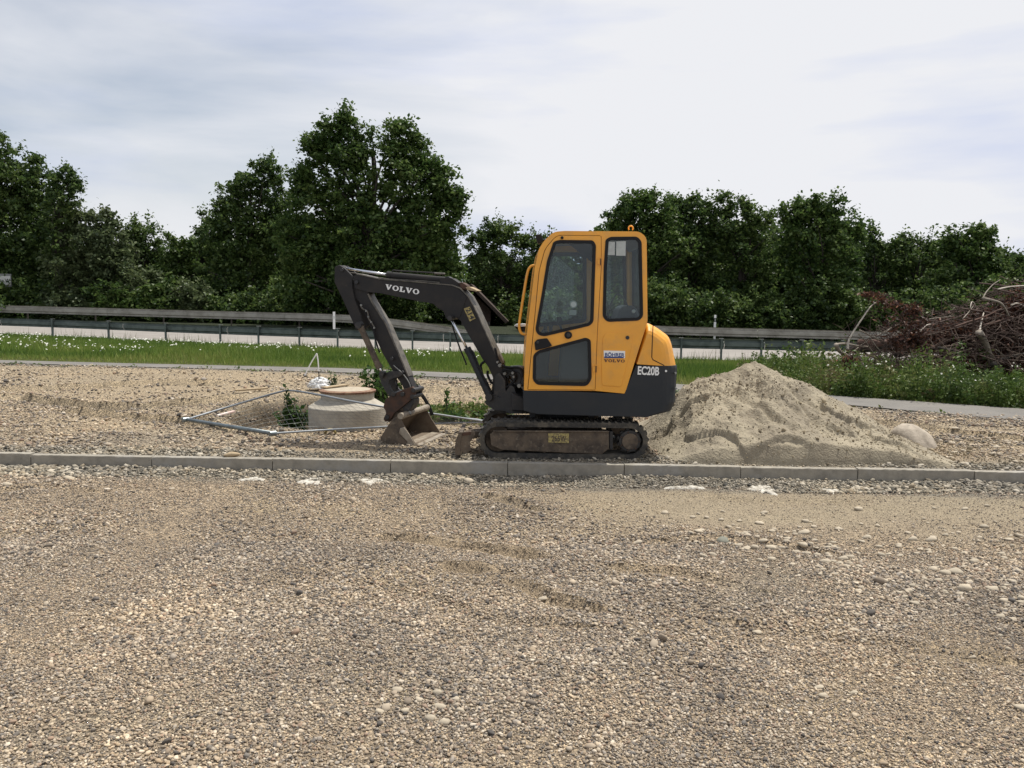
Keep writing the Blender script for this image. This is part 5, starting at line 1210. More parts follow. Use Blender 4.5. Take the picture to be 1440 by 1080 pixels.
g2 = empty('guardrail', (-10, float(rbY(-10)), float(rbZ(-10)))); tag(g2, 'far left grey-brown guardrail whose end dips down behind the boom', 'guardrail')
blp = rail_path([(-500, 419.5, 52), (-200, 424.5, 49), (0, 429, 47), (150, 433, 45.5), (300, 437, 44), (400, 439.5, 43.4), (480, 442, 43), (540, 447, 42.2), (600, 454.5, 41.2), (652, 463, 40.2), (700, 476, 39.4)], 6)
M['oldrail'] = mat('brownish_old_rail', (.34, .33, .29), .55, .4, c2=(.22, .21, .18), scale=2, lo=.4, hi=.65)
wbeam(blp, .42, 1, M['oldrail'], g2, 6)
for u in range(-60, 640, 96): post_at(blp, u, g2, M['bark'], .7, False, back=-.2)
g3 = empty('guardrail', (10, float(rbY(10)), float(rbZ(10)))); tag(g3, 'far right grey guardrail running from behind the cab to the brush', 'guardrail')
brp = rail_path([(780, 452.5, 41.8), (958, 459, 41.5), (1190, 465, 41), (1500, 473, 40.3), (2000, 484, 39)], 8)
wbeam(brp, .44, 1, M['oldrail'], g3, 6)
for u in range(800, 1400, 62): post_at(brp, u, g3, M['bark'], .7, False, back=-.2)
def delineator(u, v0, Y, h, lb):
    p = atY(u, v0, Y); mb = MB(); w_ = .06
    zb2 = min(p.z - h, zg1(p.x, p.y)); rt = empty('delineator_post', (p.x, p.y, zb2)); tag(rt, lb, 'delineator post', 'white roadside delineator posts')
    def ring(z0, z1, ww, d, name, mt):
        mb = MB(); pts = [(-ww, -d), (ww, -d), (ww * .4, d), (-ww * .4, d)]
        V = [(p.x + a, p.y + b_, z) for z in (z0, z1) for a, b_ in pts]; mb.add(V, [(0, 1, 2, 3), (7, 6, 5, 4), (0, 4, 5, 1), (1, 5, 6, 2), (2, 6, 7, 3), (3, 7, 4, 0)]); return mb.build(name, mt, rt, bevel=.006)
    ring(zb2, p.z - .36, w_, .06, 'lower_post', M['white']); ring(p.z - .358, p.z - .16, w_ + .003, .062, 'black_band', M['black']) if u > 700 else ring(p.z - .358, p.z - .16, w_, .06, 'middle_post', M['white']); ring(p.z - .158, p.z, w_, .06, 'upper_post', M['white'])
    mb = MB(); mb.box((p.x - .02, p.y - .07, p.z - .33), (p.x + .02, p.y - .064, p.z - .20)); mb.build('reflector', M['paper'], rt)
delineator(470, 438.5, 40.5, .95, 'white delineator post in front of the far rail, left of the boom')
delineator(1005.5, 443, 42.6, .95, 'white delineator post with black band, right of the cab')
# town sign at the left edge
ps = atY(8.5, 404, 48.5); rt = empty('road_sign', (ps.x, ps.y, zg1(ps.x, ps.y))); tag(rt, 'small white lettered board on a grey post at the left edge', 'sign')
l_ = MB(); l_.tube([Vector((ps.x, ps.y, zg1(ps.x, ps.y))), Vector((ps.x, ps.y, ps.z + .6))], .035, 10); l_.build('post', M['galv'], rt)
a = atY(-44, 384.5, 48.4); b_ = atY(16.5, 403.5, 48.4); mb = MB(); mb.box((a.x, 48.38, b_.z), (b_.x, 48.42, a.z)); mb.build('sign_frame', M['signgrey'], rt, bevel=.01)
mb = MB(); mb.box((a.x + .05, 48.365, b_.z + .10), (b_.x - .04, 48.38, a.z - .12)); mb.build('sign_board', M['sign'], rt)
FS_ = Fr((0, 48.36, 0), (1, 0, 0)); text('ering W', FS_, FS_.px(-9, 397.2), FS_.px(14, 397.6), hpx(FS_, 5, 391.5, 397.5), 0, M['black'], rt, .01)

# ------------------------------------------------------------------ hut behind the trees
hY = 56.0; hp = lambda u, v, y=hY: atY(u, v, y)
ht = empty('timber_hut', tuple(hp(665, 470))); tag(ht, 'brown timber hut with a tiled gable roof glimpsed behind the boom', 'hut')
def ylayer(name, px, y0, y1, mt, par):
    A2 = Fr((0, y0, 0), (1, 0, 0)); return prism(name, [A2.px(*p) for p in px], 0, y1 - y0, A2, mt, par, bevel=0)
ylayer('gable_wall', [(648, 452), (648, 420), (660, 408), (690, 436), (690, 452)], hY, hY + 6, M['hutwall'], ht)
ylayer('plaster_base', [(649, 474), (649, 452), (689, 452), (689, 474)], hY + .02, hY + 5.9, M['hutbase'], ht)
for s_, pts in ((0, [(658, 400), (662, 399), (715, 452), (711, 455)]), (1, [(658, 400), (661, 404), (642, 424), (639, 420)])):
    ylayer('roof_slope', pts, hY - .8, hY + 6.6, M['hutroof'], ht)
for i in range(5):
    ylayer('wall_board', [(654 + i * 7, 450), (654 + i * 7, 434), (655.2 + i * 7, 434), (655.2 + i * 7, 450)], hY - .04, hY, M['hutroof'], ht)

# ------------------------------------------------------------------ trees
def leaf_quads(C, size, up=.35, elong=1.6, rng=RNG):
    n = len(C); nrm = rng.normal(size=(n, 3)); nrm[:, 2] = np.abs(nrm[:, 2]) + up; nrm /= np.linalg.norm(nrm, axis=1)[:, None]
    t_ = rng.normal(size=(n, 3)); t_ -= (t_ * nrm).sum(1)[:, None] * nrm; t_ /= np.linalg.norm(t_, axis=1)[:, None]; b_ = np.cross(nrm, t_)
    s_ = size * np.minimum(np.exp(rng.normal(0, .3, n)), 1.4); L_ = (s_ * elong / 2)[:, None]; W_ = (s_ / 2)[:, None]
    V = np.stack([C - t_ * L_, C + b_ * W_ + nrm * W_ * .25, C + t_ * L_, C - b_ * W_ + nrm * W_ * .25], 1).reshape(-1, 3)
    return V, np.arange(n * 4).reshape(n, 4)
def tree(name, label, lobes, Y, trunk, mt='leaf', dens=.42, leaf=.135, cat='tree', group=None, clump=.55, sparse=1.0, tr_r=.2, n_limb=None):
    C = []; cl = []
    base = atY(trunk, 470, Y); zb2 = zg1(base.x, Y) - .1
    for (u, v, ru, rv) in lobes:
        c = atY(u, v, Y); k = Y / F; rx, rz = ru * k, rv * k; ry = (rx + rz) / 2 * .9
        nc_ = max(6, int(ru * rv * 3.14 / 62 * (.5 / clump) * sparse)); 
        q_ = RNG.normal(size=(nc_, 3)); q_ /= np.linalg.norm(q_, axis=1)[:, None]; q_ *= (RNG.random(nc_) ** .42 * RNG.choice([1, 1, 1.1, 1.2], nc_))[:, None]
        cc = np.array(c)[None] + q_ * np.array([rx, ry, rz]) * .94; cl.append(cc)
        nl = int(ru * rv * 3.14 * dens * 1.75)
        w_ = RNG.integers(0, nc_, nl); sg = clump * RNG.uniform(.35, .95, nc_) * .85; wgt = RNG.random(nc_) ** 1.5 + .08; w_ = RNG.choice(nc_, nl, p=wgt / wgt.sum())
        C.append(cc[w_] + RNG.normal(size=(nl, 3)) * sg[w_][:, None] * np.array([.62, .62, .42]))
    for (u, v, ru, rv) in lobes:     # loose sprigs standing out of the crown
        c = atY(u, v, Y); k = Y / F; ns = max(2, int((ru + rv) / 13)); a_ = RNG.uniform(0, 6.28, ns); e_ = RNG.uniform(-.15, 1.3, ns); rad_ = RNG.uniform(.92, 1.10, ns)
        P_ = np.array(c)[None] + np.stack([np.cos(a_) * np.cos(e_) * ru, np.sin(a_) * np.cos(e_) * ru * .8, np.sin(e_) * rv], -1) * k * rad_[:, None]; cl.append(P_)
        for p_ in P_: C.append(p_ + RNG.normal(size=(46, 3)) * np.array([.2, .2, .28]) * RNG.uniform(.6, 1.2))
    C = np.concatenate(C); cl = np.concatenate(cl); C = C[C[:, 2] > zb2]; V, Fq = leaf_quads(C, leaf)
    var = np.repeat(RNG.random(len(C)), 4)
    root = empty(name, (base.x, Y, zb2)); tag(root, label, cat, group)
    tri = np.concatenate([Fq[:, [0, 1, 2]], Fq[:, [0, 2, 3]]])
    crown = npmesh('crown', V - np.array([base.x, Y, zb2]), tri, M[mt], root, False, {'var': ('FLOAT', 'POINT', var)})
    crown['kind'] = 'stuff' if False else crown.get('kind', 'thing'); del crown['kind']
    # trunk and limbs
    top = atY(trunk, min(l[1] for l in lobes), Y).z; H_ = top - zb2
    l_ = MB(); P0 = Vector((base.x, Y, zb2)); tp_ = []
    for i in range(7):
        f = i / 6; tp_.append(P0 + Vector((math.sin(f * 4 + trunk) * .25 * f * H_ * .12, math.cos(f * 3 + trunk) * .1, f * H_ * .86)))
    l_.tube(tp_, [tr_r * (1 - .8 * i / 6) for i in range(7)], 8); l_.build('trunk', M['bark'], root, True)
    l_ = MB(); rr = random.Random(int(trunk * 7 + Y))
    for i in rr.sample(range(len(cl)), min(len(cl), n_limb or 26)):
        e_ = Vector(cl[i]); f = min(.92, max(.15, (e_.z - zb2) / H_ * .62)); s_ = P0 + (tp_[-1] - P0) * f
        m_ = s_.lerp(e_, .5) + Vector((rr.uniform(-.3, .3), rr.uniform(-.3, .3), rr.uniform(-.1, .5)))
        l_.tube(smooth_path([s_, m_, e_], 3), [tr_r * .28 * (1 - .8 * k / 6) for k in range(7)], 5, False)
    l_.build('limbs', M['bark'], root, True); return root
TG = 'trees lining the far side of the highway'
tree('broadleaf_tree', 'tall dark tree cut off by the left edge of the picture', [(-60, 270, 60, 80), (-10, 232, 28, 50), (-8, 265, 36, 55), (25, 262, 30, 50), (52, 262, 26, 42), (-20, 350, 100, 70), (50, 330, 55, 60), (-60, 410, 90, 50), (20, 410, 80, 50)], 52, -15, group=TG, tr_r=.3)
tree('slender_tree', 'slender tree with thin open twiggy top beside the tall left tree', [(84, 262, 15, 26), (98, 248, 10, 20), (100, 285, 18, 28), (76, 300, 22, 32), (108, 262, 7, 10), (92, 340, 30, 44)], 50, 88, dens=.30, clump=.34, group=TG, tr_r=.12, n_limb=40)
tree('willow_tree', 'low greyish green willow left of the round-topped tree', [(135, 335, 34, 36), (118, 318, 16, 22), (150, 312, 14, 14), (160, 352, 34, 36), (110, 378, 46, 48), (160, 400, 50, 44)], 50, 135, 'leafgrey', group=TG, tr_r=.13)
tree('broadleaf_tree', 'small round-topped tree in the dip of the tree line', [(200, 332, 30, 26), (182, 345, 20, 26), (216, 348, 24, 26), (200, 380, 40, 40), (200, 415, 40, 36)], 62, 200, group=TG)
tree('broadleaf_tree', 'low bushy tree right of the round-topped one', [(252, 350, 22, 22), (268, 366, 26, 30), (245, 385, 34, 36), (256, 418, 40, 30)], 58, 255, 'leafash', group=TG)
tree('conifer', 'small dark pointed tree poking above the hedge line', [(288, 306, 8, 12), (289, 322, 13, 16), (290, 342, 18, 22), (290, 372, 24, 30)], 60, 289, dens=.5, clump=.35, group=TG)
tree('broadleaf_tree', 'mid height dark tree with a knobbly top left of the tallest tree', [(330, 272, 17, 20), (318, 292, 18, 26), (352, 262, 22, 28), (372, 232, 12, 18), (378, 248, 16, 22), (345, 310, 40, 40), (390, 280, 28, 40), (322, 345, 46, 40), (376, 350, 48, 50), (340, 400, 66, 46)], 53, 350, group=TG, tr_r=.26)
tree('ash_tree', 'tallest tree of the row, broad and deep green, behind the arm', [(486, 172, 17, 20), (470, 190, 24, 22), (502, 195, 20, 26), (438, 205, 14, 18), (450, 222, 26, 26), (490, 222, 36, 30), (428, 246, 20, 18), (560, 185, 17, 20), (552, 212, 24, 28), (580, 215, 20, 26), (598, 232, 18, 20), (616, 250, 22, 20), (634, 276, 24, 16), (612, 285, 32, 26), (572, 262, 44, 34), (500, 270, 50, 40), (440, 280, 34, 34), (640, 300, 12, 12), (625, 322, 24, 24), (580, 325, 50, 40), (500, 335, 66, 46), (430, 340, 44, 46), (610, 360, 36, 34), (540, 385, 80, 46), (450, 400, 60, 46), (626, 396, 34, 36)], 46, 520, 'leafash', dens=.46, leaf=.135, clump=.5, group=TG, tr_r=.38, n_limb=60)
tree('broadleaf_tree', 'dark tree seen between the tallest tree and the cab', [(690, 328, 22, 20), (705, 324, 20, 20), (675, 348, 24, 24), (722, 336, 24, 20), (746, 342, 20, 16), (768, 334, 12, 8), (700, 360, 42, 36), (748, 368, 36, 34), (690, 405, 40, 40), (750, 410, 46, 40), (800, 380, 44, 44)], 62, 705, dens=.36, group=TG)
tree('broadleaf_tree', 'tall tree whose crown rises just right of the cab roof', [(872, 298, 18, 20), (900, 284, 24, 20), (915, 282, 18, 16), (890, 310, 40, 30), (930, 305, 26, 26), (880, 350, 44, 40), (930, 355, 46, 44), (900, 410, 60, 44)], 52, 900, 'leafash', group=TG, tr_r=.26)
tree('broadleaf_tree', 'tree with a flat wide top second right of the cab', [(955, 290, 20, 16), (978, 286, 20, 14), (965, 310, 34, 30), (1000, 320, 20, 24), (975, 355, 42, 44), (980, 410, 50, 44)], 54, 968, group=TG, tr_r=.24)
tree('broadleaf_tree', 'tree with pointed tufts in the middle of the right row', [(1018, 292, 14, 17), (1038, 300, 16, 18), (1052, 300, 10, 16), (1030, 325, 34, 30), (1070, 318, 22, 22), (1050, 360, 48, 44), (1050, 412, 56, 42)], 53, 1040, group=TG, tr_r=.24)
tree('broadleaf_tree', 'tallest tree of the right row with a rounded lopsided crown', [(1112, 300, 18, 16), (1132, 290, 16, 14), (1165, 296, 20, 18), (1148, 300, 24, 24), (1120, 320, 30, 30), (1180, 320, 26, 24), (1200, 334, 18, 18), (1150, 350, 52, 40), (1150, 405, 66, 46)], 50, 1148, 'leafash', group=TG, tr_r=.28)
tree('slender_tree', 'narrow spiky tree at the step down of the right row', [(1224, 330, 8, 12), (1232, 342, 10, 14), (1220, 352, 16, 20), (1238, 366, 18, 22), (1230, 400, 34, 40)], 56, 1228, dens=.4, clump=.34, group=TG)
tree('broadleaf_tree', 'low uneven tree left of the rightmost big tree', [(1262, 346, 14, 12), (1275, 342, 10, 12), (1288, 345, 10, 12), (1310, 344, 14, 14), (1270, 366, 30, 24), (1308, 364, 26, 24), (1285, 405, 48, 42)], 56, 1285, group=TG)
tree('broadleaf_tree', 'rightmost big tree above the brush heap', [(1352, 336, 22, 16), (1378, 328, 18, 12), (1385, 340, 20, 18), (1340, 352, 24, 22), (1398, 362, 20, 20), (1368, 370, 38, 30), (1360, 410, 54, 42)], 52, 1368, 'leafash', group=TG)
tree('broadleaf_tree', 'low tree at the right edge of the picture', [(1432, 378, 20, 16), (1425, 400, 30, 28), (1465, 385, 34, 30), (1470, 420, 40, 36), (1520, 390, 40, 40)], 54, 1440, group=TG)
# understory shrubs that close the row below the crowns
k = 0
SHL = [('pale green shrub below the willow', 'leafgrey'), ('yellowish shrub behind the left rail', 'leafash'), ('bright green bush left of the arm', 'leafash'), ('dark bush under the knobbly tree', 'leaf')]
for i, (u, v, ru, rv, mt, lb) in enumerate([
    (-40, 425, 60, 34, 'leaf', 'dark shrub at the left edge under the tall tree'), (30, 428, 50, 30, 'leaf', 'dark shrub behind the white lettered board'), (100, 425, 46, 32, 'leafgrey', 'grey green shrub below the willow'),
    (160, 428, 44, 30, 'leafash', 'yellowish shrub behind the far left rail'), (225, 420, 40, 34, 'leafash', 'bright green bush in the dip of the tree line'), (270, 424, 34, 30, 'leafgrey', 'pale leaved bush in front of the pointed tree'),
    (330, 428, 46, 28, 'leaf', 'dark bush under the knobbly tree'), (400, 430, 50, 28, 'leaf', 'dark bush left of the tall ash trunk'), (470, 432, 44, 26, 'leaf', 'dark bush behind the left delineator post'), (540, 432, 50, 30, 'leaf', 'dark bush seen between arm and boom'),
    (610, 430, 40, 30, 'leaf', 'dark bush behind the timber hut'), (710, 440, 30, 26, 'leaf', 'dark bush between hut and handrail'), (780, 440, 44, 34, 'leaf', 'dark bush seen through the cab windows'),
    (850, 432, 44, 34, 'leaf', 'dark bush behind the rear cab pane'), (935, 432, 50, 32, 'leaf', 'dark bush right behind the engine hood'), (1010, 434, 50, 30, 'leaf', 'dark bush behind the banded delineator post'), (1085, 436, 50, 30, 'leaf', 'dark bush behind the far right rail'),
    (1160, 438, 50, 32, 'leaf', 'dark bush left of the uprooted tree'), (1235, 436, 50, 32, 'leafash', 'green bush behind the uprooted tree'), (1310, 438, 50, 32, 'leaf', 'dark bush behind the brush heap'), (1390, 440, 56, 34, 'leaf', 'dark bush at the right end of the row')]):
    tree('shrub', lb, [(u, v - 6 * math.sin(u * .05), ru, rv * (1 + .25 * math.sin(u * .11))), (u - ru * .4, v + 14, ru * .7, rv * .8), (u + ru * .5, v + 12, ru * .6, rv * .8), (u, v + 24, ru, rv * .8)], 48.5 if (u < 600 or u > 760) else 58.5, u, mt, cat='shrub', group='shrubs below the tree row', dens=.5, leaf=.13, clump=.36, tr_r=.06, n_limb=10)

C = []
for (u, v, ru, rv) in [(-60, 380, 90, 90), (60, 390, 80, 70), (150, 400, 70, 55), (235, 405, 60, 48), (320, 390, 70, 60), (410, 375, 70, 75), (500, 370, 80, 80), (590, 375, 60, 70), (690, 400, 44, 50), (770, 410, 60, 55), (860, 390, 60, 75), (940, 380, 60, 80), (1020, 385, 60, 75), (1100, 385, 60, 75), (1180, 385, 60, 75), (1260, 398, 60, 55), (1340, 392, 60, 60), (1420, 405, 60, 50), (1500, 410, 60, 50)]:
    n = int(ru * rv * 1.5); c = np.array(atY(u, v, 68)); k_ = 68 / F; q_ = RNG.normal(size=(n, 3)); q_ /= np.linalg.norm(q_, axis=1)[:, None]; q_ *= (RNG.random(n) ** .4)[:, None]; C.append(c + q_ * np.array([ru * k_, 2.5, rv * k_]))
C = np.concatenate(C); C = C[C[:, 2] > .1]; V, Fq = leaf_quads(C, .30); tri = np.concatenate([Fq[:, [0, 1, 2]], Fq[:, [0, 2, 3]]])
tag(npmesh('woodland', V, tri, M['leaf'], None, False, {'var': ('FLOAT', 'POINT', np.repeat(RNG.random(len(C)) * .6, 4))}), 'dense dark woodland closing the gaps behind the tree row', 'woodland', kind='stuff')
# ------------------------------------------------------------------ grass verge
def blades(X, Y, h, wd, lean=.3):
    n = len(X); Z = zg(X, Y); a = RNG.uniform(0, 6.28, n); dx, dy = np.cos(a) * wd / 2, np.sin(a) * wd / 2; lx, ly = RNG.normal(0, lean, n) * h, RNG.normal(0, lean, n) * h
    V = np.stack([np.stack([X - dx, Y - dy, Z - .02], -1), np.stack([X + dx, Y + dy, Z - .02], -1), np.stack([X + lx, Y + ly, Z + h], -1)], 1).reshape(-1, 3); return V, np.arange(n * 3).reshape(n, 3)
def in_verge(n, x0=-22, x1=20):
    X = RNG.uniform(x0, x1, n); pf = pfY(X); rf = rfY(X) + .5; Y = pf + (rf - pf) * RNG.random(n); return X, Y, (Y - pf) / (rf - pf)
X, Y, f = in_verge(170000); h = (.07 + .15 * sstep(0, .3, f)) * RNG.uniform(.5, 1.25, len(X)) * (1 + .5 * fbm(X * .8, Y * .8, 101, 3)); h = np.where(f < .05, h * .6, h) * (1 - .35 * sstep(.5, .85, f))
V, Fg = blades(X, Y, h, .022 + .012 * RNG.random(len(X))); var = np.repeat(np.clip(.45 + .35 * fbm(X * .6, Y * .9, 102, 3) + .35 * (1 - sstep(0, .22, f)) + RNG.normal(0, .16, len(X)), 0, 1), 3)
tag(npmesh('verge_grass', V, Fg, M['grass'], None, False, {'var': ('FLOAT', 'POINT', var)}), 'rough green grass on the verge below the near guardrail', 'grass', kind='stuff')
# taller seeding stalks near the rail
n = 2400; X, Y, f = in_verge(n); f2 = .72 + .32 * RNG.random(n); pf = pfY(X); Y = pf + (rfY(X) + .5 - pf) * f2; m = fbm(X * .7, Y * .5, 105, 3) > -.05; X, Y = X[m], Y[m]
V, Fg = blades(X, Y, RNG.uniform(.2, .48, len(X)), .018 + 0 * X, .14)
tag(npmesh('tall_stalks', V, Fg, M['weed'], None, False, {'var': ('FLOAT', 'POINT', np.repeat(RNG.random(len(X)), 3))}), 'tall seeding grass stalks along the near guardrail posts', 'grass', kind='stuff')
# white umbels
def discs(X, Y, Z, r, mt, name, lb, cat):
    n = len(X); k = 6; a = np.arange(k) * 2 * PI / k; tx = RNG.normal(0, .35, n); ty = RNG.normal(.35, .4, n)
    dx = np.cos(a)[None] * r[:, None]; dy = np.sin(a)[None] * r[:, None]; dz = dx * tx[:, None] + dy * ty[:, None]
    V = np.stack([X[:, None] + dx, Y[:, None] + dy, Z[:, None] + dz], -1); c = np.stack([X, Y, Z + r * .5], -1)[:, None]
    V = np.concatenate([V, c], 1).reshape(-1, 3); b0 = (np.arange(n) * (k + 1))[:, None]; i = np.arange(k)
    Fc = np.stack([b0 + i, b0 + (i + 1) % k, b0 + k + 0 * i], -1).reshape(-1, 3)
    o = npmesh(name, V, Fc, mt, None, False, {'var': ('FLOAT', 'POINT', np.repeat(RNG.random(n), k + 1))}); return tag(o, lb, cat, kind='stuff')
n = 2600; X, Y, f = in_verge(n, -20, 12); m = (fbm(X * .35, Y * .5, 110, 3) > .05) & (f > .06) & (f < .85) & (X < 2.5); X, Y = X[m], Y[m]
discs(X, Y, zg(X, Y) + RNG.uniform(.17, .30, len(X)), RNG.uniform(.010, .034, len(X)), M['flower'], 'white_flowers', 'white umbel flowers scattered through the verge grass', 'flowers')
# short fringe of weeds along the near edge of the path
# ------------------------------------------------------------------ weeds on the right in front of the brush
def herb_cloud(n, xf, yf, hmin, hmax, nleaf, leaf, name, lb, mt='weed', keep=None):
    X = xf(n); Y = yf(X); 
    if keep is not None: m = keep(X, Y); X, Y = X[m], Y[m]
    n = len(X); Z = zg(X, Y); h = (hmin + (hmax - hmin) * RNG.random(n) ** 1.6) * (1 + .8 * fbm(X * .9, Y * .9, 120, 3)) * (1 + .5 * fbm(X * 4, Y * 4, 124, 2))
    lean = RNG.normal(0, .10, (n, 2)); t_ = RNG.random((n, nleaf)) ** .8
    sp = .05 + .09 * (1 - t_); a = RNG.uniform(0, 6.28, (n, nleaf))
    C = np.stack([X[:, None] + lean[:, :1] * t_ * h[:, None] + np.cos(a) * sp, Y[:, None] + lean[:, 1:] * t_ * h[:, None] + np.sin(a) * sp, Z[:, None] + t_ * h[:, None]], -1).reshape(-1, 3)
    V, Fq = leaf_quads(C, leaf, .2, 2.4); tri = np.concatenate([Fq[:, [0, 1, 2]], Fq[:, [0, 2, 3]]])
    pv = np.clip(.4 + .4 * fbm(X * .9, Y * .9, 121, 3) + RNG.normal(0, .18, n), 0, 1); var = np.repeat(np.repeat(pv, nleaf), 4)
    sV, sF = blades(X, Y, h, .016 + 0 * X, .06); 
    V2 = np.concatenate([V, sV]); F2 = np.concatenate([tri, sF + len(V)]); var = np.concatenate([var, np.repeat(pv, 3)])
    o = npmesh(name, V2, F2, M[mt], None, False, {'var': ('FLOAT', 'POINT', var)}); return tag(o, lb, 'weeds', kind='stuff')
herb_cloud(3000, lambda n: RNG.uniform(5.0, 15.5, n), lambda X: pfY(X) + .12 + RNG.random(len(X)) ** 1.5 * 4.4, .08, .66, 28, .030, 'tall_weeds', 'tall green and reddish weeds between the path and the brush heap', keep=lambda X, Y: (X > 5.6 - .25 * (Y - 13) ) )
herb_cloud(900, lambda n: RNG.uniform(4.6, 10, n), lambda X: pfY(X) + 3.5 + RNG.random(len(X)) * 8, .2, .6, 26, .042, 'tall_weeds', 'taller weeds thinning out towards the near guardrail on the right', keep=lambda X, Y: X > 5.9 + (Y - 16) * .12)
n = 170; X = RNG.uniform(6, 13, n); Y = pfY(X) + .6 + RNG.random(n) * 3.5
discs(X, Y, zg(X, Y) + RNG.uniform(.3, .65, n), RNG.uniform(.008, .022, n), M['flower'], 'white_flowers', 'small white flowers among the weeds by the brush heap', 'flowers')
herb_cloud(260, lambda n: RNG.uniform(-1.35, -.05, n), lambda X: RNG.uniform(9.9, 11.4, len(X)), .03, .12, 10, .030, 'low_weeds', 'low weeds growing in gravel between the bucket and the boom foot', keep=lambda X, Y: fbm(X * 2, Y * 2, 130, 2) > -.2)
herb_cloud(110, lambda n: RNG.uniform(-20, 6, n), lambda X: pnY(X) - RNG.random(len(X)) * .35,   .03, .09, 7, .025, 'path_edge_weeds', 'sparse short weeds along the near edge of the asphalt path')

# single plants
def plant(name, lb, u, v, h, nst, leaf, spread, Y=None, z=None, nl=16, top=None):
    p = atZ(u, v, GZ if z is None else z) if Y is None else atY(u, v, Y)
    zz = p.z if z is not None or Y is not None else zg1(p.x, p.y); rt = empty(name, (p.x, p.y, zz)); tag(rt, lb, 'plant', 'weeds growing around the concrete shaft')
    st_ = MB(); C = []
    for i in range(nst):
        a = random.uniform(0, 6.28); s_ = random.uniform(0, spread); hh = h * random.uniform(.6, 1) if i else h; b0 = Vector((p.x + math.cos(a) * s_ * .5, p.y + math.sin(a) * s_ * .5, zz))
        tpt = b0 + Vector((math.cos(a) * s_ * .6, math.sin(a) * s_ * .6, hh)); st_.tube([b0, b0.lerp(tpt, .5) + Vector((0, 0, .03)), tpt], [.006, .005, .003], 5)
        for k in range(nl):
            t_ = (k + .5) / nl; c = b0.lerp(tpt, t_); aa = k * 2.4; r = leaf * (1.1 - .5 * t_); C.append((c.x + math.cos(aa) * r, c.y + math.sin(aa) * r, c.z + .01))
    st_.build('stems', M['bark'], rt); C = np.array(C); V, Fq = leaf_quads(C, leaf, .5, 2.3); tri = np.concatenate([Fq[:, [0, 1, 2]], Fq[:, [0, 2, 3]]])
    npmesh('leaves', V - np.array([p.x, p.y, zz]), tri, M['weedplant'], rt, False, {'var': ('FLOAT', 'POINT', np.repeat(RNG.random(len(C)), 4))})
M['weedplant'] = leafmat('fresh_weed_leaves', [(.030, .065, .015), (.05, .10, .022), (.08, .135, .03)], .3)
plant('leafy_weed', 'big bushy weed right behind the concrete shaft', 527, 566, .50, 16, .045, .26, Y=10.6, nl=20)
plant('leafy_weed', 'second bushy weed between the shaft and the arm', 548, 572, .38, 10, .045, .2, Y=10.3, nl=16)
plant('leafy_weed', 'dark green plant growing up out of the pit through the mesh', 409, 603, .56, 4, .036, .09, Y=9.95, nl=30)
plant('leafy_weed', 'broad low leaves at the bottom of the pit', 416, 606, .30, 14, .042, .26, Y=9.95, nl=14)
plant('leafy_weed', 'small weed behind the white plastic bag', 470, 548, .26, 5, .03, .1, Y=11.6, nl=12)
plant('leafy_weed', 'upright sprout right of the dark bent bar', 628, 583, .34, 2, .035, .03, Y=10.4, nl=14)
plant('leafy_weed', 'thin sprout beside the arm tip above the bucket', 584, 566, .34, 2, .028, .04, Y=11.0, nl=12)
plant('leafy_weed', 'low spreading weed in front of the boom foot', 676, 590, .11, 10, .035, .22, Y=10.3, nl=8)
plant('leafy_weed', 'low spreading weed under the end of the fence panel', 640, 590, .09, 12, .045, .3, Y=10.1, nl=8)

# ------------------------------------------------------------------ uprooted tree and brush heap
M['redbark'] = mat('reddish_bark', (.13, .07, .05), .9, c2=(.07, .04, .03), scale=10)
def branch_px(name, pts, Y, r0_, r1_, mt, parent, depth=0, seed=0):
    rr = random.Random(seed); P_ = []
    for i, p in enumerate(pts): P_.append(atY(p[0], p[1], Y + depth * i / max(1, len(pts) - 1) + rr.uniform(-.05, .05)))
    P_ = smooth_path(P_, 5); m = len(P_); l_ = MB(); l_.tube(P_, [r0_ + (r1_ - r0_) * i / (m - 1) for i in range(m)], 7); return l_.build(name, mt, parent, True), P_
pd_ = atY(1195, 560, 15.2)
ut = empty('uprooted_tree', (pd_.x, pd_.y, zg1(pd_.x, pd_.y))); tag(ut, 'small uprooted dead tree with a pale arching branch left of the brush heap', 'dead tree')
ck = lambda x, y: (1120 + x / 4.5, 380 + y / 4.5)
big = [([(325, 500), (330, 450), (360, 390), (420, 300), (480, 220), (545, 190)], .032, .014, 'palewood', 'branch'),
       ([(165, 780), (200, 735), (260, 685)], .03, .02, 'palewood', 'branch'), ([(250, 470), (310, 465), (380, 478), (450, 485)], .034, .024, 'barkgrey', 'branch'),
       ([(230, 580), (300, 545), (360, 515), (430, 460), (520, 410), (650, 340)], .022, .014, 'barkgrey', 'branch'), ([(215, 660), (290, 655), (355, 648)], .04, .03, 'barkgrey', 'root'),
       ([(250, 470), (270, 510), (320, 540), (350, 560)], .06, .035, 'barkgrey', 'trunk'), ([(350, 560), (330, 620), (300, 660), (290, 700)], .05, .03, 'redbark', 'root'),
       ([(400, 380), (450, 405), (520, 440), (600, 470)], .02, .012, 'barkgrey', 'branch'), ([(520, 350), (530, 380), (560, 395), (600, 360)], .014, .01, 'barkgrey', 'branch'),
       ([(545, 190), (600, 230), (660, 300), (700, 380), (720, 460)], .018, .010, 'redbark', 'branch'), ([(640, 390), (680, 410), (710, 480), (750, 590)], .022, .014, 'palewood', 'branch'),
       ([(780, 390), (820, 350), (860, 340)], .02, .012, 'palewood', 'branch'), ([(390, 400), (430, 440), (470, 500), (520, 560)], .016, .01, 'barkgrey', 'branch'), ([(460, 420), (520, 500), (600, 560), (660, 600)], .014, .008, 'barkgrey', 'branch')]
tips = []
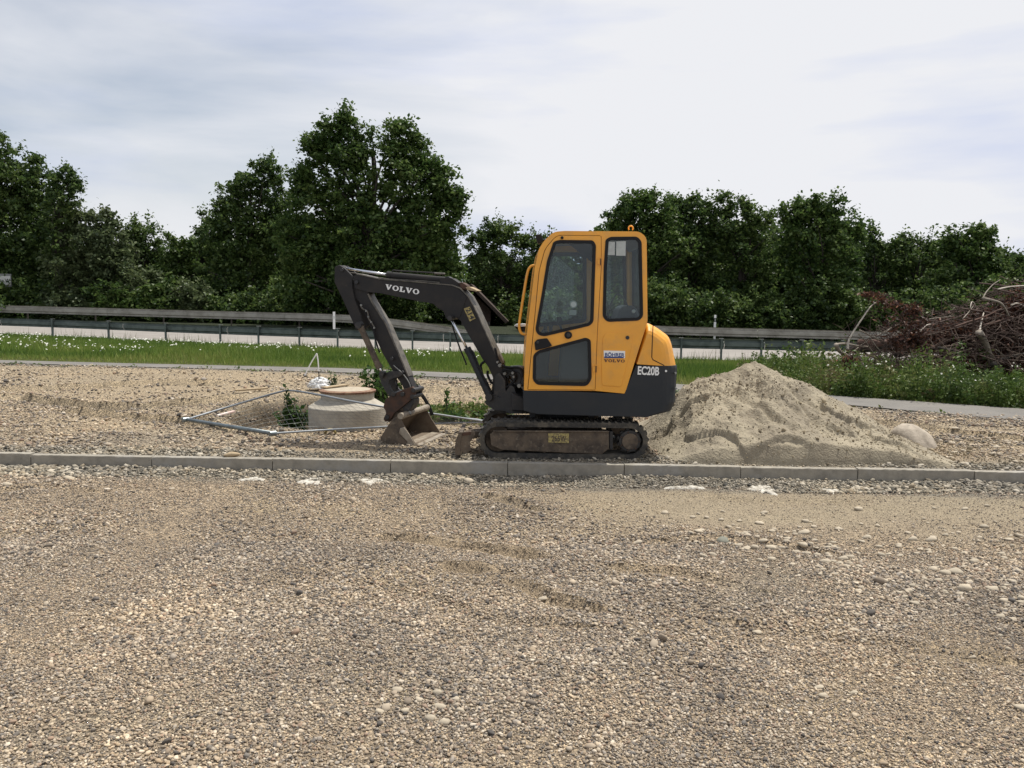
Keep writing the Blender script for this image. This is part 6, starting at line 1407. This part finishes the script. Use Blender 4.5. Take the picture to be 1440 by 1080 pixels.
for i, (pts, ra, rb_, mt, nm) in enumerate(big):
    o, P_ = branch_px(nm, [ck(*p) for p in pts], 15.4 + (i % 4) * .15, ra * .75, rb_ * .65, M[mt], ut, .3, i); tips += P_[len(P_) // 3:]
l_ = MB(); rr = random.Random(5)
for i in range(210):
    s_ = rr.choice(tips); d = Vector((rr.gauss(.3, .6), rr.gauss(0, .4), rr.gauss(-.05, .5))); d.normalize(); L_ = rr.uniform(.15, .6)
    l_.tube([s_, s_ + d * L_ * .5 + Vector((0, 0, .03)), s_ + d * L_], [.006, .004, .002], 4, False)
l_.build('twigs', M['twig'], ut, kind='stuff')
def needle_cloud(name, spots, parent, size=.035):
    C = []
    for (u, v, ru, rv, n, Y) in spots:
        c = np.array(atY(u, v, Y)); k = Y / F; q_ = RNG.normal(size=(n, 3)) * np.array([ru * k, .3, rv * k]) * .5; C.append(c + q_)
    C = np.concatenate(C); V, Fq = leaf_quads(C, size, .2, 2.6); tri = np.concatenate([Fq[:, [0, 1, 2]], Fq[:, [0, 2, 3]]]); off = np.array(wloc(parent))
    o = npmesh(name, V - off, tri, M['deadleaf'], parent, False, {'var': ('FLOAT', 'POINT', np.repeat(RNG.random(len(C)), 4))}); o['kind'] = 'stuff'
needle_cloud('dead_leaves', [(1222, 414, 11, 3, 160, 15.6), (1238, 420, 10, 5, 80, 15.6), (1254, 428, 13, 6, 150, 15.6), (1284, 436, 7, 9, 200, 15.6), (1290, 455, 12, 14, 160, 15.8), (1288, 478, 14, 16, 420, 15.8), (1265, 480, 16, 14, 300, 15.8), (1262, 452, 24, 14, 120, 15.7), (1195, 510, 10, 14, 160, 15.4)], ut)
ph = atY(1400, 520, 18); hp_ = empty('brush_heap', (ph.x, ph.y, zg1(ph.x, ph.y))); tag(hp_, 'big heap of reddish brown dead branches at the right edge', 'brush heap')
# heap outline: height over X, with depth
hu = [(1225, 530), (1262, 488), (1290, 460), (1320, 442), (1345, 430), (1372, 422), (1392, 414), (1408, 404), (1425, 399), (1450, 390), (1500, 384), (1560, 400), (1640, 430), (1720, 480)]
HP = [atY(u, v, 17.6) for u, v in hu]; hz_ = lin([(p.x, p.z) for p in HP]); hx0, hx1 = HP[0].x, HP[-1].x
l_ = MB(); cnt = 0
while cnt < 1700:
    x = rr.uniform(hx0, hx1); y = rr.uniform(16.3, 19.6); g0 = zg1(x, y); top = float(hz_(x)) * (1 - ((y - 17.9) / 2.2) ** 2 * .8); 
    if top < g0 + .05: continue
    z = g0 + (top - g0) * rr.random() ** .55; a = rr.uniform(0, 6.28); el = rr.gauss(.05, .35); L_ = rr.uniform(.4, 1.6); d = Vector((math.cos(a) * math.cos(el), math.sin(a) * math.cos(el) * .6, math.sin(el)))
    c = Vector((x, y, z)); bend = Vector((rr.gauss(0, .12), rr.gauss(0, .1), rr.gauss(-.02, .1))); r = rr.choice((.004, .006, .008, .012, .018))
    l_.tube([c - d * L_ / 2, c + bend, c + d * L_ / 2], [r, r * .8, r * .35], 4, False); cnt += 1
l_.build('twigs', M['twig'], hp_, kind='stuff')
l_ = MB(); cnt = 0
while cnt < 260:
    x = rr.uniform(hx0, hx1); y = rr.uniform(16.2, 17.6); g0 = zg1(x, y); top = float(hz_(x)) * (1 - ((y - 17.9) / 2.2) ** 2 * .6)
    if top < g0 + .05: continue
    z = g0 + (top - g0) * rr.random() ** .5; a = rr.uniform(0, 6.28); el = rr.gauss(.1, .6); L_ = rr.uniform(.3, 1.1); d = Vector((math.cos(a) * math.cos(el), math.sin(a) * math.cos(el) * .5, math.sin(el)))
    c = Vector((x, y, z)); bend = Vector((rr.gauss(0, .08), 0, rr.gauss(0, .08))); r = rr.choice((.004, .005, .007, .010)); e_ = c + d * L_ / 2
    l_.tube([c - d * L_ / 2, c + bend, e_], [r, r * .8, r * .4], 4, False)
    for _f in range(2): l_.tube([c + bend, c + bend + Vector((rr.gauss(d.x, .5), rr.gauss(0, .3), rr.gauss(d.z, .5))) * L_ * .3], [r * .6, r * .3], 4, False)
    cnt += 1
l_.build('twigs', M['twigpale'], hp_, kind='stuff')
big = [([(1155, 395), (1190, 450), (1225, 540), (1245, 640)], .075, .05, 'barkgrey'), ([(1160, 380), (1170, 330), (1185, 270)], .02, .014, 'palewood'), ([(1180, 180), (1200, 140), (1245, 90), (1290, 60)], .016, .008, 'barkgrey'),
       ([(1180, 178), (1240, 190), (1300, 215), (1345, 290)], .03, .02, 'barkgrey'), ([(1275, 120), (1350, 105), (1440, 98), (1500, 94)], .016, .012, 'palewood'), ([(1050, 310), (1090, 265), (1120, 225)], .012, .008, 'barkgrey'),
       ([(900, 490), (960, 500), (1040, 515)], .03, .02, 'bark'), ([(830, 310), (900, 300), (1000, 290)], .008, .005, 'barkgrey'), ([(1100, 240), (1110, 200), (1130, 215), (1135, 240)], .010, .006, 'palewood'),
       ([(1340, 470), (1350, 530), (1400, 600)], .02, .014, 'redbark'), ([(1260, 500), (1300, 530), (1340, 560)], .012, .01, 'barkgrey'), ([(1180, 350), (1260, 330), (1350, 300), (1440, 280)], .03, .02, 'redbark'),
       ([(1000, 360), (1080, 330), (1200, 290), (1300, 240)], .022, .012, 'redbark'), ([(950, 560), (1050, 540), (1180, 560)], .03, .02, 'redbark'), ([(1360, 220), (1400, 210), (1440, 230)], .02, .015, 'palewood'), ([(1240, 600), (1320, 560), (1440, 530)], .05, .04, 'bark')]
for i, (pts, ra, rb_, mt) in enumerate(big): branch_px('branch', [ck(*p) for p in pts], 16.4 + (i % 3) * .2, ra * 1.0, rb_ * .8, M[mt], hp_, .5, 40 + i)
needle_cloud('dead_leaves', [(1310, 480, 30, 20, 700, 17.4), (1350, 470, 34, 22, 1500, 17.4), (1400, 460, 34, 26, 2200, 17.4), (1440, 440, 40, 30, 2600, 17.5), (1380, 510, 60, 22, 1800, 17.2), (1450, 500, 40, 40, 1800, 17.4), (1520, 450, 60, 50, 2400, 17.6), (1345, 520, 30, 14, 700, 16.8)], hp_, .034)
# dense dark core of the heap: thick logs stacked inside
for i in range(26):
    x = rr.uniform(hx0 + .5, hx1 - .3); top = float(hz_(x)); z = zg1(x, 18) + (top - zg1(x, 18)) * rr.uniform(.05, .65); a = rr.uniform(-.35, .35); c = Vector((x, rr.uniform(17.6, 18.6), z)); d = Vector((math.cos(a), rr.uniform(-.4, .4), math.sin(a) * .6)) * rr.uniform(.7, 1.3)
    l_ = MB(); l_.tube([c - d, c + Vector((0, 0, .06)), c + d], [.09, .10, .06], 8); l_.build('log', M['bark'] if i % 3 else M['redbark'], hp_, True)
